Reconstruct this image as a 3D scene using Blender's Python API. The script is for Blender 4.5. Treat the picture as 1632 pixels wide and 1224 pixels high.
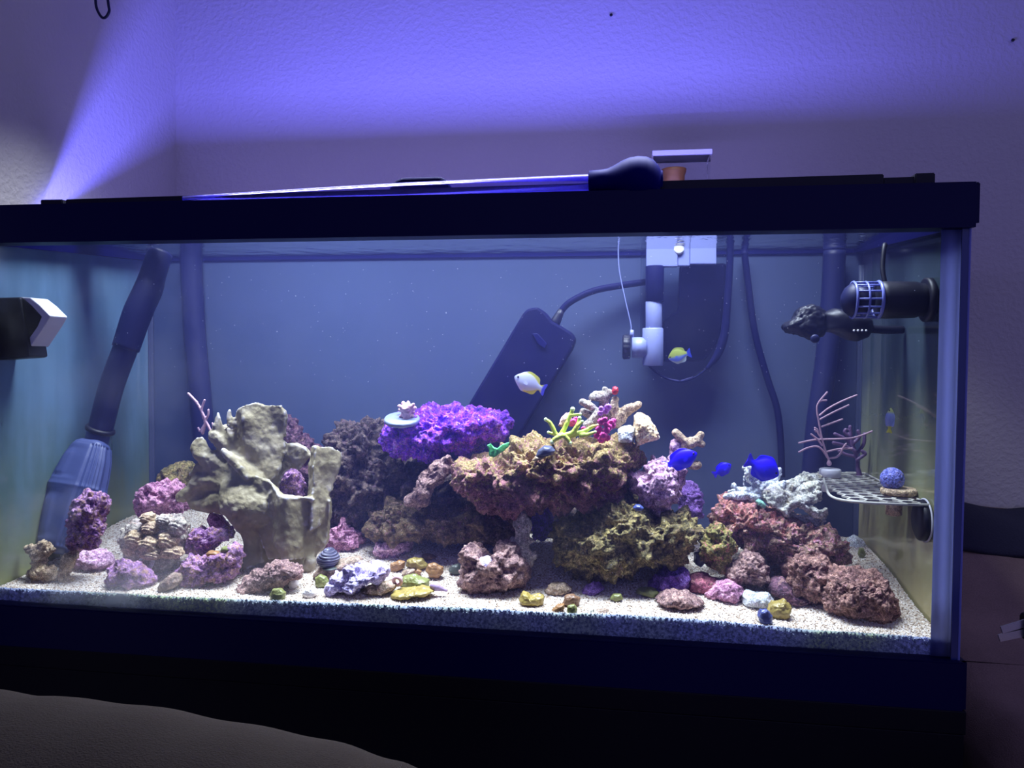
import bpy, bmesh, math, random
import numpy as np
from mathutils import Vector, Matrix, Quaternion

random.seed(7); rng = np.random.default_rng(7)
for o in list(bpy.data.objects): bpy.data.objects.remove(o)
sc = bpy.context.scene
COL = sc.collection

# ------------------------------------------------------------------ camera, world, lights, exposure
CAM = np.array([0.642218, -0.693170, 0.265842]); YAW, PITCH, ROLL, FPX = 0.147141, 0.034446, 0.007196, 1240.0
_fw = np.array([-math.sin(YAW)*math.cos(PITCH), math.cos(YAW)*math.cos(PITCH), -math.sin(PITCH)])
_r0 = np.array([math.cos(YAW), math.sin(YAW), 0.0]); _u0 = np.cross(_r0, _fw)
_rt = math.cos(ROLL)*_r0 + math.sin(ROLL)*_u0; _up = -math.sin(ROLL)*_r0 + math.cos(ROLL)*_u0
cd = bpy.data.cameras.new('camera'); cam = bpy.data.objects.new('camera', cd); COL.objects.link(cam)
cd.sensor_width = 36.0; cd.lens = FPX/1632*36; cd.clip_start = 0.01
cam.matrix_world = Matrix([[_rt[0], _up[0], -_fw[0], CAM[0]], [_rt[1], _up[1], -_fw[1], CAM[1]], [_rt[2], _up[2], -_fw[2], CAM[2]], [0, 0, 0, 1]])
sc.camera = cam

sc.view_settings.view_transform = 'Standard'; sc.view_settings.look = 'None'
sc.view_settings.exposure = 0.0; sc.view_settings.gamma = 1.0; sc.view_settings.use_curve_mapping = False
cy = sc.cycles
cy.max_bounces = 8; cy.diffuse_bounces = 4; cy.glossy_bounces = 4; cy.transmission_bounces = 4
cy.volume_bounces = 1; cy.transparent_max_bounces = 24; cy.caustics_reflective = False; cy.caustics_refractive = False
cy.sample_clamp_indirect = 4.0

world = bpy.data.worlds.new('room'); sc.world = world; world.use_nodes = True
bg = world.node_tree.nodes['Background']; bg.inputs[0].default_value = (0.27, 0.26, 0.72, 1); bg.inputs[1].default_value = 0.60

def area_light(name, loc, target, sx, sy, power, color, spread=180):
    l = bpy.data.lights.new(name, 'AREA'); l.shape = 'RECTANGLE'; l.size = sx; l.size_y = sy
    l.energy = power; l.color = color; l.spread = math.radians(spread)
    o = bpy.data.objects.new(name, l); COL.objects.link(o); o.location = loc
    d = Vector(target)-Vector(loc)
    z = -d.normalized(); x = Vector((1, 0, 0)); y = z.cross(x).normalized(); x = y.cross(z)
    o.matrix_world = Matrix([[x[0], y[0], z[0], loc[0]], [x[1], y[1], z[1], loc[1]], [x[2], y[2], z[2], loc[2]], [0, 0, 0, 1]])
    return o
# the aquarium's daylight lamp, hung above the frame, aimed down into the water
area_light('aquarium_daylight_lamp', (0.46, 0.095, 0.660), (0.46, 0.130, 0), 0.74, 0.11, 9.2, (0.80, 0.87, 1.0), 95)
# added unseen blue strip, stands in for lamp light reflected off the lid
area_light('lid_reflection_light', (0.43, 0.125, 0.4125), (0.43, 0.125+0.70, 0.4125+0.76), 0.86, 0.006, 7.5, (0.135, 0.13, 1.0), 180)

# unseen blue fill added over the lid to lift the lower wall to violet
area_light('blue_wall_fill', (0.43, 0.185, 0.434), (0.43, 0.60, 0.62), 0.80, 0.010, 0.75, (0.30, 0.26, 1.0), 180)

# ------------------------------------------------------------------ photo geometry helpers (calibrated pinhole -> metres)
def ray(px, py): return _fw + _rt*((px-816)/FPX) - _up*((py-612)/FPX)
def at(px, py, Y):
    d = ray(px, py); return CAM + d*((Y-CAM[1])/d[1])
def atz(px, py, z):
    d = ray(px, py); return CAM + d*((z-CAM[2])/d[2])
def m_per_px(px, py, Y):
    p = at(px, py, Y); return float((p-CAM) @ _fw)/FPX
def crop(ox, oy, s): return lambda pts: [(ox+x/s, oy+y/s) for x, y in pts]
C1 = crop(0, 580, 3.06); C2 = crop(250, 600, 3.22); C3 = crop(500, 600, 3.22); C4 = crop(760, 600, 3.22)
C5 = crop(1050, 650, 2.846); C6 = crop(900, 370, 2.4727); C8 = crop(0, 380, 3.06)
CA = crop(860, 600, 8.16); CB = crop(1140, 720, 8.16); CG = crop(1230, 600, 4.37); CP = crop(600, 620, 7.096)
CS = crop(180, 780, 6.8); CL = crop(0, 820, 6.8); CK = crop(980, 370, 4.895); CN = crop(500, 850, 5.44); CM = crop(800, 880, 3.264)
C0 = lambda pts: pts

# ------------------------------------------------------------------ numpy noise
def _hash(i, j, k, s=0):
    n = (i.astype(np.int64)*374761393 + j.astype(np.int64)*668265263 + k.astype(np.int64)*2147483647 + s*144665) & 0xffffffff
    n = ((n ^ (n >> 13))*1274126177) & 0xffffffff
    n = ((n ^ (n >> 15))*2246822519) & 0xffffffff
    return ((n ^ (n >> 16)) & 0xffffff)/float(0xffffff)
def vnoise(P, seed=0):
    I = np.floor(P).astype(np.int64); f = P-I; f = f*f*f*(f*(f*6-15)+10); r = 0
    for a in (0, 1):
        for b in (0, 1):
            for c in (0, 1):
                w = (f[:, 0] if a else 1-f[:, 0])*(f[:, 1] if b else 1-f[:, 1])*(f[:, 2] if c else 1-f[:, 2])
                r = r + w*_hash(I[:, 0]+a, I[:, 1]+b, I[:, 2]+c, seed)
    return r*2-1
def fbm(P, seed=0, oct=4, gain=0.5):
    r = 0; a = 1.0; q = P.copy()
    for o in range(oct):
        r = r+a*vnoise(q, seed+o*17); q = q*2.03+11.3; a *= gain
    return r
def worley(P, seed=0):
    I = np.floor(P).astype(np.int64); best = np.full(len(P), 9.0)
    for a in (-1, 0, 1):
        for b in (-1, 0, 1):
            for c in (-1, 0, 1):
                J = I+np.array([a, b, c])
                q = J+np.stack([_hash(J[:, 0], J[:, 1], J[:, 2], seed+t) for t in (1, 2, 3)], 1)
                best = np.minimum(best, ((q-P)**2).sum(1))
    return np.sqrt(best)

# ------------------------------------------------------------------ mesh helpers
WORLD = {}
def link(o, loc, parent=None):
    COL.objects.link(o); WORLD[o] = np.array(loc, float)
    if parent is not None: o.parent = parent; o.location = WORLD[o]-WORLD[parent]
    else: o.location = loc
    return o
def tag(o, label=None, cat=None, group=None, kind=None):
    if label: o['label'] = label
    if cat: o['category'] = cat
    if group: o['group'] = group
    if kind: o['kind'] = kind
    return o
def empty(name, loc, label, cat, group=None):
    o = bpy.data.objects.new(name, None); o.empty_display_size = 0.01
    return tag(link(o, loc), label, cat, group)
def mk(name, V, F, mat, parent=None, smooth=True, origin=None, mats=None):
    V = np.asarray(V, float); org = V.mean(0) if origin is None else np.array(origin, float)
    if origin is None: org[2] = V[:, 2].min()
    me = bpy.data.meshes.new(name); me.from_pydata((V-org).tolist(), [], F if isinstance(F, list) else F.tolist())
    bm = bmesh.new(); bm.from_mesh(me); bmesh.ops.recalc_face_normals(bm, faces=bm.faces); bm.to_mesh(me); bm.free()
    me.materials.append(mat)
    if smooth: me.shade_smooth()
    return link(bpy.data.objects.new(name, me), org, parent)
def mk_bm(name, bm, mat, parent=None, smooth=False):
    V = np.array([v.co[:] for v in bm.verts]); bm.verts.index_update()
    F = [[v.index for v in f.verts] for f in bm.faces]; bm.free()
    return mk(name, V, F, mat, parent, smooth)
_ico = {}
def ico(level):
    if level not in _ico:
        bm = bmesh.new(); bmesh.ops.create_icosphere(bm, subdivisions=level, radius=1.0)
        V = np.array([v.co[:] for v in bm.verts]); F = np.array([[v.index for v in f.verts] for f in bm.faces]); bm.free()
        _ico[level] = (V/np.linalg.norm(V, axis=1)[:, None], F)
    return _ico[level]
def normals(V, F):
    n = np.cross(V[F[:, 1]]-V[F[:, 0]], V[F[:, 2]]-V[F[:, 0]]); N = np.zeros_like(V)
    for k in range(3): np.add.at(N, F[:, k], n)
    return N/np.maximum(np.linalg.norm(N, axis=1), 1e-12)[:, None]
def box(x0, x1, y0, y1, z0, z1, bev=0.0, seg=2, bm=None):
    b = bmesh.new(); bmesh.ops.create_cube(b, size=1.0)
    for v in b.verts: v.co = ((x0+x1)/2+v.co.x*(x1-x0), (y0+y1)/2+v.co.y*(y1-y0), (z0+z1)/2+v.co.z*(z1-z0))
    if bev > 0: bmesh.ops.bevel(b, geom=b.edges[:], offset=bev, segments=seg, affect='EDGES', profile=0.5)
    if bm is None: return b
    me = bpy.data.meshes.new('t'); b.to_mesh(me); b.free(); bm.from_mesh(me); bpy.data.meshes.remove(me); return bm
def spline(pts, n):
    P = np.array(pts, float)
    if len(P) < 3: t = np.linspace(0, 1, n)[:, None]; return P[0]*(1-t)+P[-1]*t
    Q = np.vstack([2*P[0]-P[1], P, 2*P[-1]-P[-2]]); out = []
    for t in np.linspace(0, len(P)-1-1e-9, n):
        i = int(t); u = t-i; a, b, c, d = Q[i:i+4]
        out.append(0.5*((2*b)+(c-a)*u+(2*a-5*b+4*c-d)*u*u+(3*b-a-3*c+d)*u**3))
    return np.array(out)
def tube_geo(path, r, seg=12, caps=True):
    P = np.asarray(path); n = len(P); r = np.broadcast_to(np.asarray(r, float), (n,))
    T = np.gradient(P, axis=0); T /= np.linalg.norm(T, axis=1)[:, None]
    ref = np.array([0, 1.0, 0]) if abs(T[0][1]) < 0.9 else np.array([1.0, 0, 0]); V = []
    for i in range(n):
        a = np.cross(T[i], ref)
        if np.linalg.norm(a) < 1e-6: a = np.cross(T[i], ref+np.array([.1, .2, .3]))
        a /= np.linalg.norm(a); b = np.cross(T[i], a); ref = -b
        for k in range(seg):
            t = 2*math.pi*k/seg; V.append(P[i]+r[i]*(math.cos(t)*a+math.sin(t)*b))
    F = [[i*seg+k, i*seg+(k+1) % seg, (i+1)*seg+(k+1) % seg, (i+1)*seg+k] for i in range(n-1) for k in range(seg)]
    if caps: F += [list(range(seg))[::-1], [(n-1)*seg+k for k in range(seg)]]
    return np.array(V), F
def tube(name, pts, r, mat, parent=None, n=None, seg=12):
    n = n or max(2, 8*len(pts)); P = spline(pts, n) if len(pts) > 2 else spline(pts, n)
    if np.ndim(r): r = np.interp(np.linspace(0, 1, n), np.linspace(0, 1, len(r)), r)
    V, F = tube_geo(P, r, seg); return mk(name, V, F, mat, parent)
def lathe(name, base, axis, prof, mat, parent=None, seg=32, smooth=True):
    """prof: list of (distance along axis, radius)"""
    A = np.array(axis, float); A /= np.linalg.norm(A); ref = np.array([0, 0, 1.0]) if abs(A[2]) < 0.9 else np.array([1.0, 0, 0])
    a = np.cross(A, ref); a /= np.linalg.norm(a); b = np.cross(A, a); V = []; n = len(prof)
    for d, r in prof:
        for k in range(seg):
            t = 2*math.pi*k/seg; V.append(np.array(base)+A*d+max(r, 1e-5)*(math.cos(t)*a+math.sin(t)*b))
    F = [[i*seg+k, i*seg+(k+1) % seg, (i+1)*seg+(k+1) % seg, (i+1)*seg+k] for i in range(n-1) for k in range(seg)]
    F += [list(range(seg))[::-1], [(n-1)*seg+k for k in range(seg)]]
    return mk(name, V, F, mat, parent, smooth)
def prism(name, px, Y0, Y1, mat, parent=None, bev=0.0, Yref=None, smooth=False):
    """solid slab whose outline is the given photo polygon at depth Yref, running from Y0 to Y1"""
    Yr = Y0 if Yref is None else Yref; W = [at(x, y, Yr) for x, y in px]
    bm = bmesh.new(); f = bm.faces.new([bm.verts.new((w[0], Y0, w[2])) for w in W])
    r = bmesh.ops.extrude_face_region(bm, geom=[f])
    for v in [g for g in r['geom'] if isinstance(g, bmesh.types.BMVert)]: v.co.y = Y1
    bmesh.ops.recalc_face_normals(bm, faces=bm.faces)
    if bev > 0: bmesh.ops.bevel(bm, geom=bm.edges[:], offset=bev, segments=2, affect='EDGES', profile=0.5)
    return mk_bm(name, bm, mat, parent, smooth)

# ------------------------------------------------------------------ materials
def lin(c):
    c = np.array(c[:3], float)/255.0; return tuple(np.where(c <= 0.04045, c/12.92, ((c+0.055)/1.055)**2.4))+(1.0,)
class NT:
    def __init__(s, name):
        s.m = bpy.data.materials.new(name); s.m.use_nodes = True; s.t = s.m.node_tree; s.t.nodes.clear()
        s.out = s.n('ShaderNodeOutputMaterial')
    def n(s, typ, ins=None, **kw):
        x = s.t.nodes.new(typ)
        for k, v in kw.items(): setattr(x, k, v)
        for k, v in (ins or {}).items(): s.set(x, k, v)
        return x
    def set(s, x, k, v):
        if hasattr(v, 'is_output'): s.t.links.new(v, x.inputs[k])
        else: x.inputs[k].default_value = v
    def ramp(s, fac, stops, interp='LINEAR'):
        x = s.n('ShaderNodeValToRGB', {0: fac}); x.color_ramp.interpolation = interp; e = x.color_ramp.elements
        while len(e) < len(stops): e.new(0.5)
        for el, (p, c) in zip(e, stops): el.position = p; el.color = c if len(c) == 4 else tuple(c)+(1,)
        return x.outputs[0]
    def noise(s, vec, scale, detail=4, rough=0.55, out=0):
        return s.n('ShaderNodeTexNoise', {'Vector': vec, 'Scale': scale, 'Detail': detail, 'Roughness': rough}).outputs[out]
    def math(s, op, a, b=0.0): 
        x = s.n('ShaderNodeMath', {0: a, 1: b}, operation=op); return x.outputs[0]
    def mix(s, fac, a, b, blend='MIX'):
        x = s.n('ShaderNodeMix', data_type='RGBA', blend_type=blend); s.set(x, 0, fac); s.set(x, 6, a); s.set(x, 7, b); return x.outputs[2]
    def surf(s, sh): s.t.links.new(sh, s.out.inputs['Surface']); return s.m
def plain(name, col, rough=0.5, metal=0.0, spec=0.5, bump=0.0, bscale=300.0, var=0.0, **kw):
    t = NT(name); tc = t.n('ShaderNodeTexCoord').outputs['Object']
    c = lin(col)
    ns = t.noise(tc, bscale, 3)
    colr = t.mix(ns, tuple(x*(1-var) for x in c[:3])+(1,), tuple(min(1, x*(1+var)) for x in c[:3])+(1,))
    p = t.n('ShaderNodeBsdfPrincipled', {'Base Color': colr, 'Roughness': rough, 'Metallic': metal, 'Specular IOR Level': spec})
    for k, v in kw.items(): t.set(p, k, v)
    if bump: t.set(p, 'Normal', t.n('ShaderNodeBump', {'Height': ns, 'Strength': bump, 'Distance': 0.002}).outputs[0])
    return t.surf(p.outputs[0])
def rock_mat(name, cols, scale=70.0, pits=0.35, bump=0.8, top=None, topamt=0.0, spots=None, spotamt=0.42, spotscale=55, rough=0.65, patch=(150, 118, 104)):
    """encrusted stone: patches of several colours, pits and grain; `top` grows on the upward part of the stone"""
    t = NT(name); tc = t.n('ShaderNodeTexCoord'); oi = t.n('ShaderNodeObjectInfo')
    off = t.n('ShaderNodeVectorMath', {0: tc.outputs['Object'], 1: oi.outputs['Location']}, operation='ADD').outputs[0]
    off = t.n('ShaderNodeVectorMath', {0: off, 1: (3.1, 1.7, 9.2)}, operation='ADD').outputs[0]
    G = 1.30
    def L2(c): return tuple(min(0.92, v*G) for v in lin(c)[:3])+(1.0,)
    nz = t.noise(off, scale*2.4, 8, 0.75); k = len(cols)
    st = [(0.36+0.28*i/max(1, k-1), tuple(v*(0.62+0.62*i/max(1, k-1)) for v in L2(c)[:3])+(1.0,)) for i, c in enumerate(cols)]
    c = t.ramp(nz, st)
    if top is not None:
        g = t.n('ShaderNodeSeparateXYZ', {0: tc.outputs['Generated']}).outputs[2]
        f = t.math('ADD', g, t.math('MULTIPLY', t.math('SUBTRACT', t.noise(off, scale*1.6, 7, 0.75), 0.5), 3.6))
        f = t.ramp(f, [(0.52-topamt*0.4, (0, 0, 0)), (0.72-topamt*0.4, (1, 1, 1))])
        c = t.mix(f, c, t.ramp(t.noise(off, scale*3, 5, 0.7), [(0.38, L2(top[0])), (0.62, L2(top[-1]))]))
    if spots is not None:
        f = t.ramp(t.noise(off, spotscale*3.0, 7, 0.75), [(0.97-spotamt, (0, 0, 0)), (1.03-spotamt, (1, 1, 1))])
        c = t.mix(f, c, t.ramp(t.noise(off, scale*4, 4), [(0.38, L2(spots[0])), (0.62, L2(spots[-1]))]))
    c = t.mix(0.85, c, t.ramp(t.noise(off, scale*0.62, 6, 0.7), [(0.34, (0.58, 0.50, 0.60)), (0.50, (1.0, 1.0, 1.0)), (0.66, (1.42, 1.42, 1.26))]), 'MULTIPLY')
    c = t.mix(t.ramp(t.noise(off, scale*1.9+7, 6, 0.7), [(0.56, (0, 0, 0)), (0.62, (0.7, 0.7, 0.7))]), c, L2(patch))
    vor = t.n('ShaderNodeTexVoronoi', {'Vector': off, 'Scale': scale*4.5}).outputs['Distance']
    fine = t.noise(off, scale*9, 4, 0.7)
    grain = t.ramp(fine, [(0.35, (0.36, 0.34, 0.40)), (0.50, (1.0, 1.0, 1.0)), (0.66, (2.1, 2.0, 2.05))])
    c = t.mix(0.80, c, grain, 'MULTIPLY')
    sp = t.ramp(t.noise(off, scale*5.5, 3), [(0.66, (0, 0, 0)), (0.72, (0.55, 0.55, 0.55))])
    c = t.mix(sp, c, (0.72, 0.66, 0.70, 1))
    h = t.math('ADD', t.math('MULTIPLY', vor, pits), t.math('MULTIPLY', fine, 0.8))
    b = t.n('ShaderNodeBump', {'Height': h, 'Strength': bump, 'Distance': 0.0025})
    p = t.n('ShaderNodeBsdfPrincipled', {'Base Color': c, 'Roughness': rough, 'Specular IOR Level': 0.35, 'Normal': b.outputs[0]})
    return t.surf(p.outputs[0])
def glass_mat(name, tint=(0.97, 0.985, 1.0), ior=1.5, film=None, filmcol=None, gloss=1.0, rough=0.0, maxgloss=1.0, gcol=(1, 1, 1, 1)):
    """thin clear pane: transparent with a Fresnel reflection; `film` builds a patchy algae film on it"""
    t = NT(name)
    fr = t.n('ShaderNodeFresnel', {'IOR': ior}).outputs[0]
    fr = t.math('MINIMUM', t.math('MULTIPLY', fr, gloss), maxgloss)
    tr = t.n('ShaderNodeBsdfTransparent', {'Color': tint+(1,)}).outputs[0]
    gl = t.n('ShaderNodeBsdfGlossy', {'Color': gcol, 'Roughness': rough}).outputs[0]
    base = tr
    if film is not None: base = film(t, tr)
    return t.surf(t.n('ShaderNodeMixShader', {0: fr, 1: base, 2: gl}).outputs[0])

M = {}
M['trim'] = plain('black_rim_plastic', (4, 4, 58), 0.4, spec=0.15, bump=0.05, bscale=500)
M['black'] = plain('black_plastic', (10, 10, 26), 0.5, spec=0.3, bump=0.05)
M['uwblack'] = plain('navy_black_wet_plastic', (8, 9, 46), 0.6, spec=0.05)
M['navy'] = plain('dark_blue_grey_plastic', (20, 23, 62), 0.5, spec=0.25, bump=0.05)
M['strain'] = plain('grey_blue_strainer_plastic', (62, 72, 118), 0.5, bump=0.08)
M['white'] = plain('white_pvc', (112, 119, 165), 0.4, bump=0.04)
M['palewhite'] = plain('pale_plastic', (205, 205, 215), 0.4)
M['stand'] = plain('black_stand_wood', (9, 9, 18), 0.6, spec=0.2, bump=0.1, bscale=120)
M['standdoor'] = plain('dark_blue_panel', (24, 24, 58), 0.55, spec=0.2, bump=0.1, bscale=120)
M['orange'] = plain('amber_cup', (130, 82, 48), 0.5)
M['metal'] = plain('nickel_prongs', (205, 205, 215), 0.22, metal=1.0)
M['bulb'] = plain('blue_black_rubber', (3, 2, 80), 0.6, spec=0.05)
M['cloth'] = plain('black_cloth', (34, 34, 52), 0.95, bump=0.6, bscale=420, var=0.3)

def fabric(name, a, b):
    t = NT(name); tc = t.n('ShaderNodeTexCoord').outputs['Object']
    n1 = t.noise(tc, 14, 5, 0.6); n2 = t.noise(tc, 900, 2)
    c = t.mix(n1, lin(a), lin(b)); c = t.mix(0.35, c, t.ramp(n2, [(0.3, (0.5, 0.5, 0.5)), (0.7, (1.4, 1.4, 1.4))]), 'MULTIPLY')
    bp = t.n('ShaderNodeBump', {'Height': t.math('ADD', n2, t.math('MULTIPLY', n1, 3.0)), 'Strength': 0.5, 'Distance': 0.004})
    p = t.n('ShaderNodeBsdfPrincipled', {'Base Color': c, 'Roughness': 0.95, 'Normal': bp.outputs[0]})
    return t.surf(p.outputs[0])
M['sofa'] = fabric('brown_plush', (32, 21, 15), (41, 28, 20))
M['sofa2'] = fabric('taupe_suede', (112, 92, 84), (164, 138, 122))

def wall_mat():
    t = NT('orange_peel_wall_paint'); tc = t.n('ShaderNodeTexCoord').outputs['Object']
    n1 = t.noise(tc, 150, 4, 0.5); n2 = t.noise(tc, 420, 3); n3 = t.noise(tc, 3, 3)
    c = t.mix(n3, lin((176, 170, 168)), lin((190, 184, 180)))
    h = t.math('ADD', t.ramp(n1, [(0.42, (0, 0, 0)), (0.62, (1, 1, 1))]), t.math('MULTIPLY', n2, 0.35))
    b = t.n('ShaderNodeBump', {'Height': h, 'Strength': 0.26, 'Distance': 0.0020})
    return t.surf(t.n('ShaderNodeBsdfPrincipled', {'Base Color': c, 'Roughness': 0.75, 'Normal': b.outputs[0]}).outputs[0])
M['wall'] = wall_mat()

# ------------------------------------------------------------------ the room
W, D = 0.92, 0.28            # tank width and depth
ZB, ZT, ZTT = 0.0145, 0.3746, 0.4118   # glass bottom, rim bottom, rim top
WALLY, WALLX = 0.42, -0.045
def struct(name, x0, x1, y0, y1, z0, z1, m):
    o = mk_bm(name, box(x0, x1, y0, y1, z0, z1), m); return tag(o, kind='structure')
struct('wall_back', WALLX-0.08, 2.6, WALLY, WALLY+0.08, -0.72, 1.9, M['wall'])
struct('wall_left', WALLX-0.08, WALLX, -2.2, WALLY, -0.72, 1.9, M['wall'])
struct('floor', WALLX-0.08, 2.6, -2.2, WALLY+0.08, -0.78, -0.72, plain('dark_carpet', (24, 21, 22), 0.95, bump=0.6, bscale=200, var=0.3))

# ------------------------------------------------------------------ stand
st = empty('aquarium_stand', (W/2, D/2, -0.72), 'low black wooden stand carrying the fish tank', 'stand')
zs = -0.0265
mk_bm('top_board', box(-0.005, W+0.005, -0.0065, D+0.02, zs-0.02, zs, 0.001), M['stand'], st)
mk_bm('apron', box(-0.004, W+0.004, -0.006, 0.012, zs-0.105, zs-0.02, 0.001), M['stand'], st)
for x0, x1 in ((-0.004, 0.03), (0.30, 0.345), (0.58, 0.60), (W-0.036, W+0.004)):
    mk_bm('stile', box(x0, x1, -0.006, 0.014, -0.66, zs-0.105, 0.001), M['stand'], st)
for x0, x1 in ((0.03, 0.30), (0.345, 0.58), (0.60, W-0.036)):
    mk_bm('door', box(x0+0.001, x1-0.001, 0.0, 0.016, -0.655, zs-0.107, 0.002), M['standdoor'], st)
for x0, x1 in ((-0.004, 0.014), (W-0.014, W+0.004)):
    mk_bm('side_panel', box(x0, x1, 0.014, D+0.01, -0.72, zs-0.02, 0.001), M['stand'], st)
mk_bm('plinth', box(-0.004, W+0.004, 0.0, D+0.01, -0.72, -0.66, 0.001), M['stand'], st)

# ------------------------------------------------------------------ aquarium
def film_side(lo, hi, haze, amt, zmid):
    """algae film: green-yellow growth low on the pane, streaked pale haze above"""
    def f(t, tr):
        pos = t.n('ShaderNodeTexCoord').outputs['Object']; s = t.n('ShaderNodeSeparateXYZ', {0: pos})
        st_ = t.n('ShaderNodeMapping', {0: pos, 3: (1, 1, 0.25)}).outputs[0]
        n = t.noise(st_, 28, 4, 0.55)
        z = t.math('ADD', s.outputs[2], t.math('MULTIPLY', t.math('SUBTRACT', n, 0.5), 0.14))
        c = t.ramp(t.math('DIVIDE', z, 0.36), [(0.10, lin(lo)), (zmid, lin(hi)), (zmid+0.28, lin(haze))])
        d = t.n('ShaderNodeBsdfDiffuse', {'Color': c}).outputs[0]; tl = t.n('ShaderNodeBsdfTranslucent', {'Color': c}).outputs[0]
        dd = t.n('ShaderNodeMixShader', {0: 0.3, 1: d, 2: tl}).outputs[0]
        a = t.ramp(n, [(0.25, (amt*0.75,)*3), (0.75, (min(1, amt*1.2),)*3)])
        return t.n('ShaderNodeMixShader', {0: a, 1: tr, 2: dd}).outputs[0]
    return f
def film_back(t, tr):
    pos = t.n('ShaderNodeTexCoord').outputs['Object']
    n = t.noise(pos, 9, 4, 0.5)
    x = t.n('ShaderNodeSeparateXYZ', {0: pos}).outputs[0]
    c = t.mix(t.ramp(x, [(0.25, (0, 0, 0)), (0.62, (1, 1, 1))]), lin((64, 77, 108)), lin((60, 68, 90)))
    c = t.mix(n, c, lin((61, 70, 97)))
    d = t.n('ShaderNodeBsdfDiffuse', {'Color': c}).outputs[0]
    return t.n('ShaderNodeMixShader', {0: 0.93, 1: tr, 2: d}).outputs[0]
def film_front(t, tr):
    """thin wiped algae haze on the front pane, heaviest low at the left and at the right end"""
    pos = t.n('ShaderNodeTexCoord').outputs['Object']; s = t.n('ShaderNodeSeparateXYZ', {0: pos})
    n = t.noise(pos, 11, 4, 0.6)
    left = t.math('MULTIPLY', t.ramp(s.outputs[0], [(0.0, (1, 1, 1)), (0.34, (0, 0, 0))]), t.ramp(s.outputs[2], [(0.03, (1, 1, 1)), (0.16, (0.12, 0.12, 0.12))]))
    f = t.math('MULTIPLY', t.math('ADD', t.math('MULTIPLY', left, 0.9), 0.03), t.ramp(n, [(0.42, (0, 0, 0)), (0.72, (0.6, 0.6, 0.6))]))
    d = t.n('ShaderNodeBsdfTranslucent', {'Color': lin((225, 230, 240))}).outputs[0]
    return t.n('ShaderNodeMixShader', {0: f, 1: tr, 2: d}).outputs[0]
M['glass'] = glass_mat('clear_glass', ior=1.25)
M['glass_front'] = glass_mat('front_glass_hazed', ior=1.12, film=film_front)
M['glass_left'] = glass_mat('left_glass_algae', ior=1.33, film=film_side((176, 180, 112), (120, 150, 150), (126, 164, 200), 0.68, 0.35), gloss=1.0, rough=0.04)
M['glass_right'] = glass_mat('right_glass_algae', ior=1.33, film=film_side((240, 226, 164), (186, 192, 150), (76, 92, 104), 0.70, 0.42), gloss=1.0, rough=0.05)
M['glass_back'] = glass_mat('back_glass_film', ior=1.12, film=film_back)
M['glass_edge'] = plain('deep_blue_glass_edge', (30, 48, 110), 0.15, spec=0.6)
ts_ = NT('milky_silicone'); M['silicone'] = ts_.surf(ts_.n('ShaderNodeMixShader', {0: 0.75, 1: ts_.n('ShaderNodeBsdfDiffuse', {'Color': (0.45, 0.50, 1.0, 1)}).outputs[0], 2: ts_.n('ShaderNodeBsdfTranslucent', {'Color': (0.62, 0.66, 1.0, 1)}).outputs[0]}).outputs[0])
M['seam'] = plain('dull_silicone', (52, 60, 88), 0.6)
aq = empty('aquarium', (0, 0, 0), 'long glass fish tank with black plastic rims on the black stand', 'aquarium')
g = 0.006
def pane(x0, x1, y0, y1, m):
    return mk_bm('glass_pane', box(x0, x1, y0, y1, ZB-0.006, ZT+0.004), m, aq)
def pane0(x0, x1, y0, y1, m):
    o = mk('glass_pane', *boxgeo(x0, x1, y0, y1, ZB-0.006, ZT+0.028), m, aq, False, origin=(0, 0, 0)); return o
def boxgeo(x0, x1, y0, y1, z0, z1):
    b = box(x0, x1, y0, y1, z0, z1); b.verts.index_update()
    V = np.array([v.co[:] for v in b.verts]); F = [[v.index for v in f.verts] for f in b.faces]; b.free(); return V, F
tag(pane0(g+0.0005, W-g-0.0005, 0, g, M['glass_front']), 'clear front pane with a pale film low at the left')
tag(pane0(g, W-g, D-g, D, M['glass_back']), 'blue-grey filmed back pane')
tag(pane0(0, g, 0, D, M['glass_left']), 'left end pane with greenish algae film')
tag(pane0(W-g, W, 0, D, M['glass_right']), 'right end pane with yellow-green algae low down')
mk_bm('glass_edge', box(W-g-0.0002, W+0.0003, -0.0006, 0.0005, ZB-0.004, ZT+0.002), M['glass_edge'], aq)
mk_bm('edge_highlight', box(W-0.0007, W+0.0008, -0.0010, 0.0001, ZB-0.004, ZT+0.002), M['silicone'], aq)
for x, y, sx, sy in ((W-g, g, -1, 1), (g, g, 1, 1), (W-g, D-g, -1, -1), (g, D-g, 1, -1)):
    w1 = 0.014 if (x > 0.5 and y < 0.1) else 0.005
    V = []; q = [(0, 0)]+[(w1*math.cos(t)*(0.6+0.4*math.cos(2*t)**2), 0.006*math.sin(t)*(0.6+0.4*math.cos(2*t)**2)) for t in np.linspace(0, math.pi/2, 7)]
    for z in np.linspace(ZB, ZT+0.002, 8):
        for a, b in q: V.append((x+sx*a, y+sy*b, z))
    n = len(q); F = [[i*n+k, i*n+(k+1) % n, (i+1)*n+(k+1) % n, (i+1)*n+k] for i in range(7) for k in range(n)]+[list(range(n)), [7*n+k for k in range(n)]]
    mk('silicone_seam', V, F, M['silicone'] if y < .1 else M['seam'], aq)
mk_bm('bottom_pane', box(g, W-g, g, D-g, ZB-0.012, ZB-0.006), M['trim'], aq)
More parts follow.
